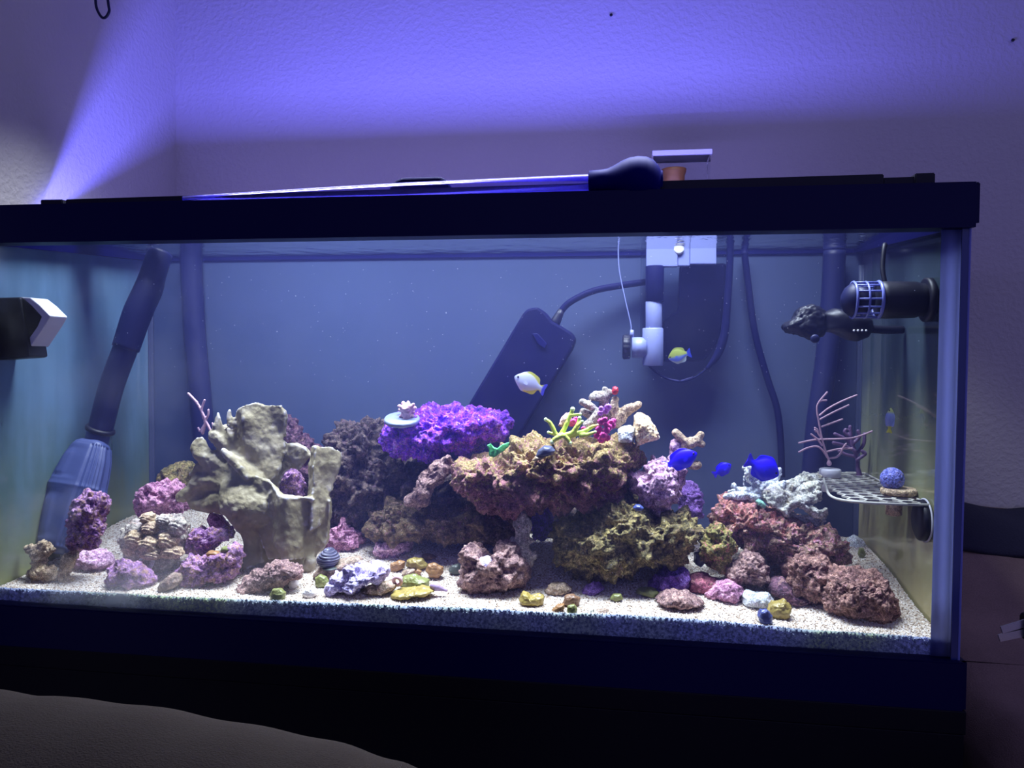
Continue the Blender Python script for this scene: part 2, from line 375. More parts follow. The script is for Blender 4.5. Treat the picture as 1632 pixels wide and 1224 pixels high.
def rim(name, z0, z1, ledge):
    bm = bmesh.new(); e = 0.006; t = 0.004
    o = [(-e, -e), (W+e, -e), (W+e, D+e), (-e, D+e)]; i = [(ledge, ledge), (W-ledge, ledge), (W-ledge, D-.008), (ledge, D-.008)]
    s = [(-t+0.0035, -t+0.0035), (W+t-0.0035, -t+0.0035), (W+t-0.0035, D+t-0.0035), (-t+0.0035, D+t-0.0035)]
    vo0 = [bm.verts.new((x, y, z0 if (y < .1 or z0 < .1) else .391)) for x, y in o]; vo1 = [bm.verts.new((x, y, z1)) for x, y in o]
    vi0 = [bm.verts.new((x, y, z0 if (y < .1 or z0 < .1) else .391)) for x, y in i]; vi1 = [bm.verts.new((x, y, z1)) for x, y in i]
    for k in range(4):
        n = (k+1) % 4
        bm.faces.new((vo0[k], vo0[n], vo1[n], vo1[k])); bm.faces.new((vi0[n], vi0[k], vi1[k], vi1[n]))
        bm.faces.new((vo1[k], vo1[n], vi1[n], vi1[k])); bm.faces.new((vo0[n], vo0[k], vi0[k], vi0[n]))
    bmesh.ops.recalc_face_normals(bm, faces=bm.faces)
    bmesh.ops.bevel(bm, geom=[x for x in bm.edges if abs(x.verts[0].co.z-x.verts[1].co.z) > 0.01 and (x.verts[0].co.x < 0 or x.verts[0].co.x > W)], offset=0.004, segments=4, affect='EDGES')
    bmesh.ops.bevel(bm, geom=[x for x in bm.edges if abs(x.verts[0].co.z-z1) < 1e-5 and abs(x.verts[1].co.z-z1) < 1e-5 and min(x.verts[0].co.y, x.verts[1].co.y) < 0], offset=0.0012, segments=2, affect='EDGES')
    return mk_bm(name, bm, M['trim'], aq)
rim('top_rim', ZT, ZTT, 0.016); rim('bottom_rim', -0.0265, ZB, 0.010)

# water: a body that scatters a little blue light, with a mirror-like underside at the top
tw = NT('water'); fr = tw.n('ShaderNodeFresnel', {'IOR': 1.33}).outputs[0]
geo = tw.n('ShaderNodeNewGeometry'); nz = tw.n('ShaderNodeSeparateXYZ', {0: geo.outputs['True Normal']}).outputs[2]
up = tw.math('GREATER_THAN', tw.math('ABSOLUTE', nz), 0.5)
bpw = tw.n('ShaderNodeBump', {'Height': tw.noise(tw.n('ShaderNodeTexCoord').outputs['Object'], 45, 3), 'Strength': 0.35, 'Distance': 0.004}).outputs[0]
sh = tw.n('ShaderNodeMixShader', {0: tw.math('MULTIPLY', fr, up), 1: tw.n('ShaderNodeBsdfTransparent').outputs[0], 2: tw.n('ShaderNodeBsdfGlossy', {'Roughness': 0.02, 'Normal': bpw}).outputs[0]})
tw.surf(sh.outputs[0])
vs = tw.n('ShaderNodeVolumeScatter', {'Color': (0.26, 0.29, 1.0, 1), 'Density': 0.28, 'Anisotropy': 0.2}); va = tw.n('ShaderNodeVolumeAbsorption', {'Color': (0.72, 0.78, 0.95, 1), 'Density': 0.25})
ad = tw.n('ShaderNodeAddShader', {0: vs.outputs[0], 1: va.outputs[0]}); tw.t.links.new(ad.outputs[0], tw.out.inputs['Volume'])
M['water'] = tw.m
WZ = 0.3932
wv = mk('water', *boxgeo(g+0.0003, W-g-0.0003, g+0.0003, D-g-0.0003, ZB-0.005, WZ), M['water'], None, False)
tag(wv, 'clear blue-tinted water filling the tank almost to the top rim', 'water', kind='stuff')

# ------------------------------------------------------------------ sand bed
def sand_z(x, y):
    x = np.asarray(x, float); y = np.asarray(y, float)
    zf = np.interp(x, [0.0, 0.05, 0.2, 0.36, 0.5, 0.64, 0.72, 0.80, 0.92], [0.027, 0.0265, 0.0275, 0.030, 0.032, 0.0335, 0.0335, 0.030, 0.028])
    t = np.clip(y/0.25, 0, 1); t = t*t*(3-2*t)
    sh_ = x.shape; P = np.stack([x.ravel()*14, y.ravel()*14, np.zeros(x.size)], 1)
    nz_ = (vnoise(P, 5)*0.0028).reshape(sh_)*np.clip(y/0.05, 0, 1)
    return zf+(0.056-zf)*t+nz_
def ground(px, py):
    d = ray(px, py); lo = 0.5
    for k in range(900):
        t = 0.6+k*0.001; p = CAM+d*t
        if p[1] > 0.008 and p[2] <= float(sand_z(p[0], p[1])): return p
    return at(px, py, 0.25)
nx, ny = 230, 72
X = np.linspace(g+0.002, W-g-0.002, nx); Yv = np.linspace(g+0.0022, D-g-0.002, ny); XX, YY = np.meshgrid(X, Yv); ZZ = sand_z(XX, YY)
V = np.stack([XX.ravel(), YY.ravel(), ZZ.ravel()], 1).tolist(); F = [[j*nx+i, j*nx+i+1, (j+1)*nx+i+1, (j+1)*nx+i] for j in range(ny-1) for i in range(nx-1)]
rows = 5
b0 = len(V)
for r in range(1, rows+1):
    for i in range(nx): V.append((X[i], Yv[0], ZZ[0, i]+(ZB-0.004-ZZ[0, i])*r/rows))
for r in range(rows):
    for i in range(nx-1):
        a = i if r == 0 else b0+(r-1)*nx+i; c = b0+r*nx+i; F.append([a, a+1, c+1, c][::-1])
def sand_mat(name, grain):
    t = NT(name); tc = t.n('ShaderNodeTexCoord').outputs['Object']
    if grain: v = t.n('ShaderNodeAttribute', attribute_type='INSTANCER', attribute_name='grain_tone').outputs['Fac']
    else: v = t.n('ShaderNodeTexVoronoi', {'Vector': tc, 'Scale': 420.0}).outputs['Color']
    c = t.ramp(v, [(0.0, lin((92, 76, 66))), (0.12, lin((164, 142, 122))), (0.38, lin((202, 188, 172))), (0.8, lin((224, 216, 208))), (1.0, lin((242, 238, 234)))])
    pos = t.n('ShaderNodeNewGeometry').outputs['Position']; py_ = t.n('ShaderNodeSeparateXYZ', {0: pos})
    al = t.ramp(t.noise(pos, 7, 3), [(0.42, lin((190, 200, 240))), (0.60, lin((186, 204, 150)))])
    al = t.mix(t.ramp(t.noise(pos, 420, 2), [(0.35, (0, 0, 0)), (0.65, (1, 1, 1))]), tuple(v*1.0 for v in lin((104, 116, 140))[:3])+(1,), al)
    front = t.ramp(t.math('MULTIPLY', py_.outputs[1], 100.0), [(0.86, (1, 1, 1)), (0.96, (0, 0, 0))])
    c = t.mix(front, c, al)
    p = t.n('ShaderNodeBsdfPrincipled', {'Base Color': c, 'Roughness': 0.6, 'Specular IOR Level': 0.3})
    return t.surf(p.outputs[0])
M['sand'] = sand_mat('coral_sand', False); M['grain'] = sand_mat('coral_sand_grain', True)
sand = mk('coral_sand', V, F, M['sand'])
tag(sand, 'pale cream crushed-coral sand covering the tank floor', 'sand', kind='stuff')
ng = bpy.data.node_groups.new('grains', 'GeometryNodeTree')
ng.interface.new_socket('Geometry', in_out='INPUT', socket_type='NodeSocketGeometry'); ng.interface.new_socket('Geometry', in_out='OUTPUT', socket_type='NodeSocketGeometry')
def gn(t, **kw):
    n = ng.nodes.new(t)
    for k, v in kw.items(): setattr(n, k, v)
    return n
gi, go = gn('NodeGroupInput'), gn('NodeGroupOutput'); L = ng.links.new
dp = gn('GeometryNodeDistributePointsOnFaces'); dp.inputs['Density'].default_value = 260000.0
sp_ = gn('GeometryNodeMeshIcoSphere'); sp_.inputs['Radius'].default_value = 0.00098; sp_.inputs['Subdivisions'].default_value = 1
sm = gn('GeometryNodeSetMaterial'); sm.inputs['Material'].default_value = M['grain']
ip = gn('GeometryNodeInstanceOnPoints')
rs = gn('FunctionNodeRandomValue', data_type='FLOAT_VECTOR'); rs.inputs[0].default_value = (0.55, 0.5, 0.4); rs.inputs[1].default_value = (1.5, 1.2, 0.95)
rr = gn('FunctionNodeRandomValue', data_type='FLOAT_VECTOR'); rr.inputs[1].default_value = (6.28, 6.28, 6.28); rr.inputs['Seed'].default_value = 4
rt_ = gn('FunctionNodeRandomValue', data_type='FLOAT'); rt_.inputs['Seed'].default_value = 9
sa = gn('GeometryNodeStoreNamedAttribute', data_type='FLOAT', domain='INSTANCE'); sa.inputs['Name'].default_value = 'grain_tone'
jg = gn('GeometryNodeJoinGeometry')
L(gi.outputs[0], dp.inputs['Mesh']); L(dp.outputs['Points'], ip.inputs['Points']); L(sp_.outputs['Mesh'], sm.inputs['Geometry']); L(sm.outputs[0], ip.inputs['Instance'])
L(rs.outputs[0], ip.inputs['Scale']); L(rr.outputs[0], ip.inputs['Rotation']); L(ip.outputs[0], sa.inputs['Geometry'])
L([o for o in rt_.outputs if o.enabled][0], [i for i in sa.inputs if i.name == 'Value' and i.enabled][0])
L(gi.outputs[0], jg.inputs[0]); L(sa.outputs[0], jg.inputs[0]); L(jg.outputs[0], go.inputs[0])
md = sand.modifiers.new('grains', 'NODES'); md.node_group = ng
# ------------------------------------------------------------------ rocks
def radial(poly, n=720):
    """centroid and radius-by-angle table of a polygon (XZ)"""
    P = np.array(poly); Q = np.roll(P, -1, 0); cr = P[:, 0]*Q[:, 1]-Q[:, 0]*P[:, 1]; A = cr.sum()/2
    c = ((P+Q)*cr[:, None]).sum(0)/(6*A); th = np.linspace(-math.pi, math.pi, n, endpoint=False); R = np.zeros(n)
    for a, b in zip(P-c, Q-c):
        d = b-a; den = np.cos(th)*d[1]-np.sin(th)*d[0]; den = np.where(abs(den) < 1e-12, 1e-12, den)
        t = (a[0]*d[1]-a[1]*d[0])/den; s = (a[0]*np.sin(th)-a[1]*np.cos(th))/den
        ok = (t > 0) & (s >= -1e-9) & (s <= 1+1e-9); R = np.where(ok, np.maximum(R, t), R)
    k = np.exp(-0.5*(np.arange(-12, 13)/5.0)**2); k /= k.sum(); R = np.convolve(np.r_[R[-12:], R, R[:12]], k, 'valid')
    return c, R
def rock_geo(px, Y, depth, level, rough=0.12, feat=0.016, lump=0.0, lfeat=0.008, seed=0, flat=0.75, fine=0.15, pit=0.0):
    W_ = [at(x, y, Y) for x, y in px]; c, R = radial([(w[0], w[2]) for w in W_]); u, F = ico(level)
    th = np.arctan2(u[:, 2], u[:, 0]); r = np.hypot(u[:, 0], u[:, 2])
    Rr = np.interp(th, np.linspace(-math.pi, math.pi, 721), np.r_[R, R[0]])
    g_ = r**flat; V_ = np.stack([c[0]+Rr*g_*np.cos(th), Y+depth*np.sign(u[:, 1])*np.abs(u[:, 1])**0.85, c[1]+Rr*g_*np.sin(th)], 1)
    N = normals(V_, F); size = math.sqrt(abs(R.mean())*depth)
    Q = V_+np.array([seed*3.7, 0, seed*1.3])
    d = rough*size*(fbm(Q/feat, seed, 4, 0.55)-0.25)
    rid = 1-np.abs(fbm(Q/(feat*0.45), seed+40, 3, 0.55)); d = d+fine*rough*size*(rid-0.75)*1.6
    if lump:
        w1 = worley(Q/lfeat+0.35*np.stack([vnoise(Q/lfeat, 71), vnoise(Q/lfeat, 72), vnoise(Q/lfeat, 73)], 1), seed); w2 = worley(Q/(lfeat*0.48), seed+3)
        d = d+lump*(0.5-1.5*w1**2)+lump*0.5*(0.45-1.4*w2**2)
    if pit: d = d-pit*np.clip(0.42-worley(Q/(lfeat*1.9), seed+9), 0, 1)*2.4-pit*0.7*np.clip(0.40-worley(Q/(lfeat*0.9), seed+19), 0, 1)*2.2
    return V_+N*d[:, None], F
def rock(name, cr, pts, mat, label, depth=0.03, Y=None, level=6, cat='rock', group=None, parent=None, **kw):
    px = cr(pts)
    if Y is None:
        b = max(px, key=lambda p: p[1]); Y = min(ground(*b)[1]+depth*0.55, D-g-depth-0.002)
    Y = max(Y, g+0.003+depth*1.05)
    V_, F_ = rock_geo(px, Y, depth, level, seed=len(bpy.data.objects) % 97, **kw)
    V_[:, 1] = np.clip(V_[:, 1], g+0.002, D-g-0.001)
    o = mk(name, V_, F_, M[mat] if isinstance(mat, str) else mat, parent)
    if parent is None: tag(o, label, cat, group)
    elif label: o['label'] = label
    o['_y'] = Y; del o['_y']
    return o
def organic(name, prims, voxel, mat, parent=None, disp=0.0, feat=0.01, fine=0.0, seed=3, smooth_it=2):
    """fuse spheres / capsules / plates into one continuous skin"""
    Vs, Fs, n = [], [], 0
    def add(V_, F_):
        nonlocal n
        Vs.append(V_); Fs.extend([[i+n for i in f] for f in F_]); n += len(V_)
    u2, f2 = ico(3)
    for p in prims:
        if p[0] == 'ell': add(np.array(p[1])+u2*np.array(p[2]), f2.tolist())
        elif p[0] == 'cap':
            P = spline(p[1], max(2, 10*len(p[1]))) if len(p[1]) > 2 else np.array(p[1], float); r = p[2]
            L_ = np.linalg.norm(np.diff(P, axis=0), axis=1).sum(); k = max(2, int(L_/(0.4*np.min(r)))+2); s = np.linspace(0, 1, k)
            P2 = np.stack([np.interp(s, np.linspace(0, 1, len(P)), P[:, a]) for a in range(3)], 1)
            rr_ = np.interp(s, np.linspace(0, 1, np.size(r)), np.atleast_1d(r)) if np.size(r) > 1 else np.full(k, float(np.atleast_1d(r)[0]))
            Vt, Ft = tube_geo(P2, rr_*0.98, 10); add(Vt, Ft)
            for q, w in zip(P2, rr_): add(q+ico(2)[0]*w, ico(2)[1].tolist())
        elif p[0] == 'mesh': add(p[1], p[2])
    me = bpy.data.meshes.new('tmp'); me.from_pydata(np.vstack(Vs).tolist(), [], Fs)
    o = bpy.data.objects.new('tmp', me); COL.objects.link(o)
    bm = bmesh.new(); bm.from_mesh(me); bmesh.ops.recalc_face_normals(bm, faces=bm.faces); bm.to_mesh(me); bm.free()
    r_ = o.modifiers.new('r', 'REMESH'); r_.mode = 'VOXEL'; r_.voxel_size = voxel
    s_ = o.modifiers.new('s', 'SMOOTH'); s_.iterations = smooth_it; s_.factor = 0.5
    t_ = o.modifiers.new('t', 'TRIANGULATE')
    dg = bpy.context.evaluated_depsgraph_get(); ev = o.evaluated_get(dg); m2 = bpy.data.meshes.new_from_object(ev)
    V_ = np.empty(len(m2.vertices)*3); m2.vertices.foreach_get('co', V_); V_ = V_.reshape(-1, 3)
    F_ = np.empty(len(m2.polygons)*3, int); m2.polygons.foreach_get('vertices', F_); F_ = F_.reshape(-1, 3)
    bpy.data.objects.remove(o); bpy.data.meshes.remove(me); bpy.data.meshes.remove(m2)
    if disp or fine:
        N = normals(V_, F_); d = disp*fbm(V_/feat, seed, 3)
        if fine: d = d+fine*fbm(V_/(feat*0.3), seed+5, 3)
        V_ = V_+N*d[:, None]
    return mk(name, V_, F_, mat, parent)
def plate_geo(px, yfun, th, n=1):
    """a curved sheet: photo polygon, filled finely, pushed to depth yfun(u,v), thickness th"""
    Yr = yfun(0.5, 0.5); W_ = np.array([at(x, y, Yr) for x, y in px])[:, [0, 2]]
    bm = bmesh.new(); vs = [bm.verts.new((w[0], 0, w[1])) for w in W_]; bm.faces.new(vs)
    bmesh.ops.triangulate(bm, faces=bm.faces)
    for _ in range(3): bmesh.ops.subdivide_edges(bm, edges=bm.edges[:], cuts=1, use_grid_fill=True)
    lo, hi = W_.min(0), W_.max(0); r = bmesh.ops.extrude_face_region(bm, geom=bm.faces[:])
    back = {v for v in r['geom'] if isinstance(v, bmesh.types.BMVert)}
    for v in bm.verts:
        u, w = (v.co.x-lo[0])/(hi[0]-lo[0]), (v.co.z-lo[1])/(hi[1]-lo[1]); y = yfun(u, w)
        v.co.y = y+(th/2 if v in back else -th/2)
    bmesh.ops.recalc_face_normals(bm, faces=bm.faces); bm.verts.index_update()
    V_ = np.array([v.co[:] for v in bm.verts]); F_ = [[v.index for v in f.verts] for f in bm.faces]; bm.free(); return ('mesh', V_, F_)
def caps(cr, lines, Y, rpx, dy=None):
    """capsules along photo polylines at depth Y; rpx radius in crop pixels (taken to pixels by the crop's scale)"""
    out = []
    s = 1.0/abs(cr([(1, 0)])[0][0]-cr([(0, 0)])[0][0])
    for i, l in enumerate(lines):
        q = cr(l[0] if isinstance(l[0][0], (tuple, list)) else l); r = l[1] if isinstance(l[0][0], (tuple, list)) else rpx
        yy = Y+(dy[i] if dy else 0)
        n_ = len(q); yv = [yy if np.ndim(yy) == 0 else np.interp(k/(n_-1), [0, 1], yy) for k in range(n_)]
        P = [at(x, y, b) for (x, y), b in zip(q, yv)]; m_ = m_per_px(q[0][0], q[0][1], Y)/s
        out.append(('cap', P, np.atleast_1d(r)*m_))
    return out

M['coralline'] = rock_mat('purple_coralline_rock', [(84, 54, 96), (126, 84, 138), (156, 114, 160), (196, 160, 190)], 80, spots=[(128, 96, 92), (160, 124, 110)], spotamt=0.46)
M['pink'] = rock_mat('pink_coralline_rock', [(112, 68, 96), (154, 100, 132), (182, 130, 158), (198, 166, 178)], 85, spots=[(140, 104, 104), (150, 90, 110)], spotamt=0.36, patch=(206, 150, 170))
M['lilac'] = rock_mat('lilac_pink_rock', [(126, 92, 128), (164, 124, 156), (186, 152, 176), (200, 178, 190)], 75, spots=[(170, 120, 140), (196, 150, 170)], spotamt=0.40, patch=(210, 170, 196))
M['violet'] = rock_mat('vivid_violet_rock', [(70, 40, 170), (112, 46, 215), (132, 50, 225), (116, 70, 240)], 60, pits=0.6, spots=[(165, 56, 205), (176, 140, 250)], spotamt=0.46, bump=1.0, patch=(190, 110, 245))
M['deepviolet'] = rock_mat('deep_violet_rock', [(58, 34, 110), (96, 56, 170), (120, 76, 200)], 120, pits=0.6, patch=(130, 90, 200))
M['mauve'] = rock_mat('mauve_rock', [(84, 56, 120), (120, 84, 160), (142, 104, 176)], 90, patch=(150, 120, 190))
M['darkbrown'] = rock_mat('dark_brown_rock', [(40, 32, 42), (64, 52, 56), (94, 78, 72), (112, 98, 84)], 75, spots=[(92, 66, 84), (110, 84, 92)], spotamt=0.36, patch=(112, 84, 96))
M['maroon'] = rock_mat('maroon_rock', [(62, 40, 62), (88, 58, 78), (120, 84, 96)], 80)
M['olive'] = rock_mat('olive_green_rock', [(58, 54, 42), (92, 84, 54), (128, 116, 70), (156, 140, 92)], 85, pits=0.5, spots=[(112, 88, 84), (84, 96, 50)], spotamt=0.38, patch=(128, 104, 78))
M['live'] = rock_mat('tan_and_maroon_live_rock', [(86, 54, 66), (124, 78, 88), (146, 98, 104), (124, 88, 74)], 95, pits=0.5, bump=1.0, top=[(118, 100, 58), (168, 146, 98)], topamt=0.12, spots=[(152, 108, 152), (176, 138, 160)], spotamt=0.33, patch=(150, 96, 112))
M['longrock'] = rock_mat('mottled_olive_rock', [(62, 50, 46), (96, 80, 56), (116, 96, 68)], 85, spots=[(146, 92, 124), (120, 70, 86)], spotamt=0.38)
M['brown'] = rock_mat('rusty_brown_rock', [(80, 55, 55), (120, 86, 82), (148, 112, 104), (174, 140, 128)], 95, pits=0.5, bump=1.0, spots=[(168, 124, 134), (150, 100, 104)], spotamt=0.38)
M['brown2'] = rock_mat('brown_rock_with_pink', [(78, 58, 64), (114, 86, 88), (142, 114, 110), (160, 132, 124)], 90, spots=[(166, 116, 140), (180, 140, 160)], spotamt=0.33)
M['red'] = rock_mat('brick_red_rock', [(74, 58, 56), (112, 88, 76), (140, 114, 96), (164, 138, 120)], 85, spots=[(190, 142, 168), (150, 84, 88)], spotamt=0.42, top=[(156, 94, 88), (184, 128, 116)], topamt=-0.32, patch=(176, 120, 140))
M['brick'] = rock_mat('dull_red_rock', [(120, 66, 84), (152, 88, 104), (170, 104, 120)], 90)
M['yellowgreen'] = rock_mat('yellow_green_rock', [(70, 68, 42), (112, 108, 54), (146, 138, 76)], 80, spots=[(176, 118, 104), (150, 84, 90)], spotamt=0.42, patch=(170, 112, 100))
M['cream'] = rock_mat('cream_coral_skeleton', [(156, 130, 102), (186, 162, 132), (202, 184, 156)], 110, bump=1.0, patch=(206, 184, 150))
M['tan'] = rock_mat('tan_stone', [(176, 150, 112), (208, 182, 146), (222, 204, 174)], 60, bump=0.7, patch=(196, 160, 120))
M['greycream'] = rock_mat('grey_cream_coral', [(122, 118, 112), (160, 152, 142), (180, 172, 158)], 90, spots=[(140, 150, 110), (170, 130, 150)], spotamt=0.36)
M['whitecoral'] = rock_mat('white_coral_skeleton', [(168, 176, 180), (196, 204, 210), (212, 218, 224)], 100, patch=(190, 190, 186))
M['greycoral'] = rock_mat('grey_ruffled_coral', [(134, 134, 124), (166, 166, 156), (190, 192, 186)], 70, spots=[(104, 100, 80), (130, 124, 100)], spotamt=0.36, patch=(150, 140, 112))
M['lavender'] = rock_mat('lavender_ruffled_coral', [(160, 150, 200), (186, 176, 222), (204, 196, 236)], 70, spots=[(196, 160, 196), (210, 190, 210)], spotamt=0.33, patch=(210, 190, 226))
M['greypink'] = rock_mat('peach_rock', [(150, 116, 116), (188, 150, 144), (206, 170, 160)], 90)
M['yellow'] = plain('yellow_stone', (150, 132, 70), 0.4, var=0.35, bscale=160, bump=0.3)
M['amber'] = plain('amber_stone', (146, 108, 70), 0.4, var=0.4, bscale=160, bump=0.3)
M['limey'] = plain('lime_stone', (122, 126, 74), 0.35, var=0.3, bscale=160, bump=0.2)
M['brownshell'] = plain('brown_shell', (118, 88, 66), 0.4, var=0.4, bscale=220, bump=0.3)
M['greystone'] = plain('grey_stone', (84, 90, 84), 0.4, var=0.3, bscale=160, bump=0.2)
M['bluebead'] = plain('slate_blue_stone', (72, 82, 140), 0.25, var=0.3, bscale=160)
M['flatgrey'] = rock_mat('grey_beige_flat_stone', [(116, 100, 84), (140, 122, 104), (150, 134, 124)], 70)
M['pearl'] = plain('pearly_shell', (226, 218, 214), 0.3, var=0.08, bscale=120)

# --- the big cup-shaped coral (left) : curved leaves fused into one skin
def vase_mat():
    t = NT('olive_grey_leather_coral'); tc = t.n('ShaderNodeTexCoord').outputs['Object']
    pt = t.n('ShaderNodeNewGeometry').outputs['Pointiness']
    n1 = t.noise(tc, 26, 5, 0.6); n2 = t.noise(tc, 300, 3)
    c = t.ramp(n1, [(0.3, lin((104, 96, 72))), (0.5, lin((136, 126, 98))), (0.68, lin((166, 156, 136)))])
    c = t.mix(t.ramp(pt, [(0.53, (0, 0, 0)), (0.60, (1, 1, 1))]), c, lin((196, 194, 206)))
    c = t.mix(t.ramp(t.noise(tc, 60, 3), [(0.64, (0, 0, 0)), (0.72, (1, 1, 1))]), c, lin((150, 140, 130)))
    b = t.n('ShaderNodeBump', {'Height': t.math('ADD', t.math('MULTIPLY', n2, 0.5), t.noise(tc, 110, 3)), 'Strength': 0.35, 'Distance': 0.003})
    return t.surf(t.n('ShaderNodeBsdfPrincipled', {'Base Color': c, 'Roughness': 0.6, 'Specular IOR Level': 0.35, 'Normal': b.outputs[0]}).outputs[0])
M['vase'] = vase_mat()
VY = 0.098
pr = []
pr.append(plate_geo(C2([(300, 250), (372, 240), (385, 185), (440, 150), (485, 132), (525, 150), (595, 148), (622, 195), (615, 275), (600, 330), (610, 400), (590, 520), (520, 590), (430, 560), (360, 440), (310, 340)]), lambda u, w: VY+0.022-0.024*(1-abs(2*u-0.95))-0.008*(1-w)+0.003*math.sin(u*11+w*7), 0.007))
pr.append(plate_geo(C2([(590, 400), (620, 358), (690, 342), (770, 360), (800, 400), (735, 480), (690, 465), (650, 490), (625, 570), (570, 600), (540, 540)]), lambda u, w: VY+0.022+0.006*math.sin(u*3.1), 0.007))
pr.append(plate_geo(C2([(725, 430), (745, 375), (800, 358), (850, 372), (890, 410), (888, 480), (870, 560), (855, 650), (838, 760), (790, 790), (745, 700), (740, 560)]), lambda u, w: VY+0.010-0.030*(1-abs(2*u-1.0))+0.012*w+0.002*math.sin(w*15), 0.008))
pr.append(plate_geo(C2([(460, 520), (530, 535), (600, 570), (640, 610), (720, 625), (805, 630), (850, 660), (838, 800), (828, 870), (795, 930), (740, 945), (640, 930), (560, 950), (520, 850), (480, 700), (420, 600)]), lambda u, w: VY-0.026*math.sin(min(1, max(0, u*1.05))*3.14)-0.006*math.sin(u*13), 0.010))
pr.append(plate_geo(C2([(470, 600), (600, 620), (800, 700), (830, 880), (780, 960), (560, 960), (500, 800)]), lambda u, w: VY+0.006, 0.030))
pr.append(plate_geo(C2([(330, 390), (400, 430), (480, 520), (560, 620), (560, 900), (520, 965), (430, 1005), (412, 960), (420, 860), (405, 760), (330, 700), (300, 600), (300, 480)]), lambda u, w: VY-0.006-0.010*math.sin(u*3)+0.01*math.sin(w*9), 0.020))
pr += caps(C2, [([(228, 345), (245, 400), (300, 470), (380, 560)], [30, 40, 48, 54]), ([(300, 420), (340, 480)], [44, 44])], VY, 18)
pr += caps(C2, [([(345, 385), (385, 425), (430, 470), (470, 515)], [20, 24, 22, 22]), ([(478, 515), (520, 522), (565, 540), (598, 558)], [14, 18, 18, 12]), ([(600, 590), (630, 630), (612, 690), (606, 720)], [16, 18, 14, 8]), ([(650, 618), (700, 622), (760, 628), (800, 630)], [14, 13, 13, 12])], VY-0.020, 18)
pr += caps(C2, [([(380, 560), (300, 530), (220, 540), (160, 600), (120, 625)], [60, 55, 45, 38, 26]), ([(400, 640), (320, 640), (250, 650), (195, 650)], [80, 66, 48, 34]), ([(300, 520), (250, 480), (215, 470), (185, 500)], [34, 28, 24, 22]), ([(238, 400), (210, 370), (215, 330), (232, 318)], [40, 34, 22, 16]), ([(312, 260), (314, 205), (316, 190)], [26, 12, 9]), ([(378, 250), (372, 200), (374, 180)], [26, 14, 10]), ([(300, 300), (330, 330), (360, 390)], [40, 44, 30])], VY, 18)
pr += caps(C2, [([(790, 940), (780, 980), (775, 1000)], [30, 26, 22]), ([(700, 760), (712, 830), (715, 840)], [16, 10, 8]), ([(560, 700), (540, 820), (535, 940)], [18, 22, 26])], VY-0.012, 18)
pr += caps(C2, [([(335, 290), (360, 330)], [46, 40]), ([(225, 580), (300, 600)], [52, 50])], VY+0.006, 14)
pr += caps(C2, [([(595, 590), (556, 650), (590, 728), (628, 680), (640, 615)], [13, 13, 13, 12, 12]), ([(645, 640), (655, 760), (640, 900)], [15, 16, 14])], VY-0.022, 14)
vase = organic('leather_coral', pr, 0.0016, M['vase'], disp=0.0016, feat=0.014, fine=0.0004, seed=11)
tag(vase, 'big olive grey cup coral with upright ruffled leaves and pale rims, left of centre', 'coral')

# --- rocks standing on the sand or piled; back ones first
R_ = rock
R_('live_rock', C2, [(560, 330), (600, 260), (612, 185), (650, 178), (690, 215), (720, 270), (790, 330), (830, 370), (850, 480), (840, 600), (700, 640), (580, 560)], 'maroon', 'dark maroon rock peeping up behind the big cup coral', 0.030, 0.185, rough=0.2, feat=0.012)
R_('live_rock', C2, [(610, 480), (660, 460), (730, 480), (760, 560), (740, 640), (640, 640), (600, 580)], 'coralline', 'purple rock seen through the hole of the big cup coral', 0.016, 0.146, level=5, rough=0.25, feat=0.01)
R_('live_rock', C1, [(790, 560), (810, 510), (860, 480), (920, 470), (960, 520), (960, 600), (890, 620), (820, 600)], 'olive', 'olive brown rock behind the left arm of the big cup coral', 0.022, 0.165, level=5, rough=0.2)
R_('live_rock', C3, [(100, 300), (150, 215), (230, 225), (300, 215), (345, 215), (380, 270), (420, 400), (540, 420), (580, 470), (500, 560), (440, 660), (330, 680), (290, 740), (290, 800), (220, 790), (60, 760), (20, 720), (40, 560), (90, 440)], 'darkbrown', 'tall dark brown pitted rock left of the violet slab', 0.052, 0.200, level=7, rough=0.22, feat=0.02, fine=0.25, pit=0.004)
R_('live_rock', C3, [(355, 340), (360, 260), (385, 205), (440, 195), (530, 168), (640, 152), (700, 150), (730, 182), (800, 165), (880, 178), (975, 188), (1005, 235), (985, 290), (920, 318), (860, 345), (840, 385), (760, 392), (715, 365), (670, 410), (600, 440), (545, 435), (515, 400), (450, 392), (385, 380)], 'violet', 'vivid violet slab rock topping the pile', 0.050, 0.165, level=7, rough=0.16, feat=0.014, fine=0.25, lump=0.0012, lfeat=0.006, pit=0.004)
R_('live_rock', C3, [(275, 720), (300, 680), (400, 630), (480, 620), (560, 690), (640, 650), (760, 680), (830, 665), (1000, 690), (1055, 740), (1020, 830), (900, 850), (700, 832), (600, 822), (480, 842), (380, 832), (290, 800)], 'longrock', 'long low mottled rock lying under the slanted branch rock', 0.040, 0.150, level=7, rough=0.2, feat=0.014)
R_('live_rock', C3, [(560, 478), (610, 450), (700, 393), (730, 430), (728, 500), (640, 545), (605, 595), (580, 665), (545, 692), (483, 660), (490, 610), (530, 575), (540, 520)], 'brown2', 'slanted tan branch-like rock below the violet slab', 0.016, 0.118, rough=0.22, feat=0.01)
R_('live_rock', C3, [(440, 560), (500, 525), (540, 560), (500, 620), (440, 640)], 'darkbrown', 'small dark stone wedged behind the slanted branch-like rock', 0.014, 0.155, level=5, rough=0.25)
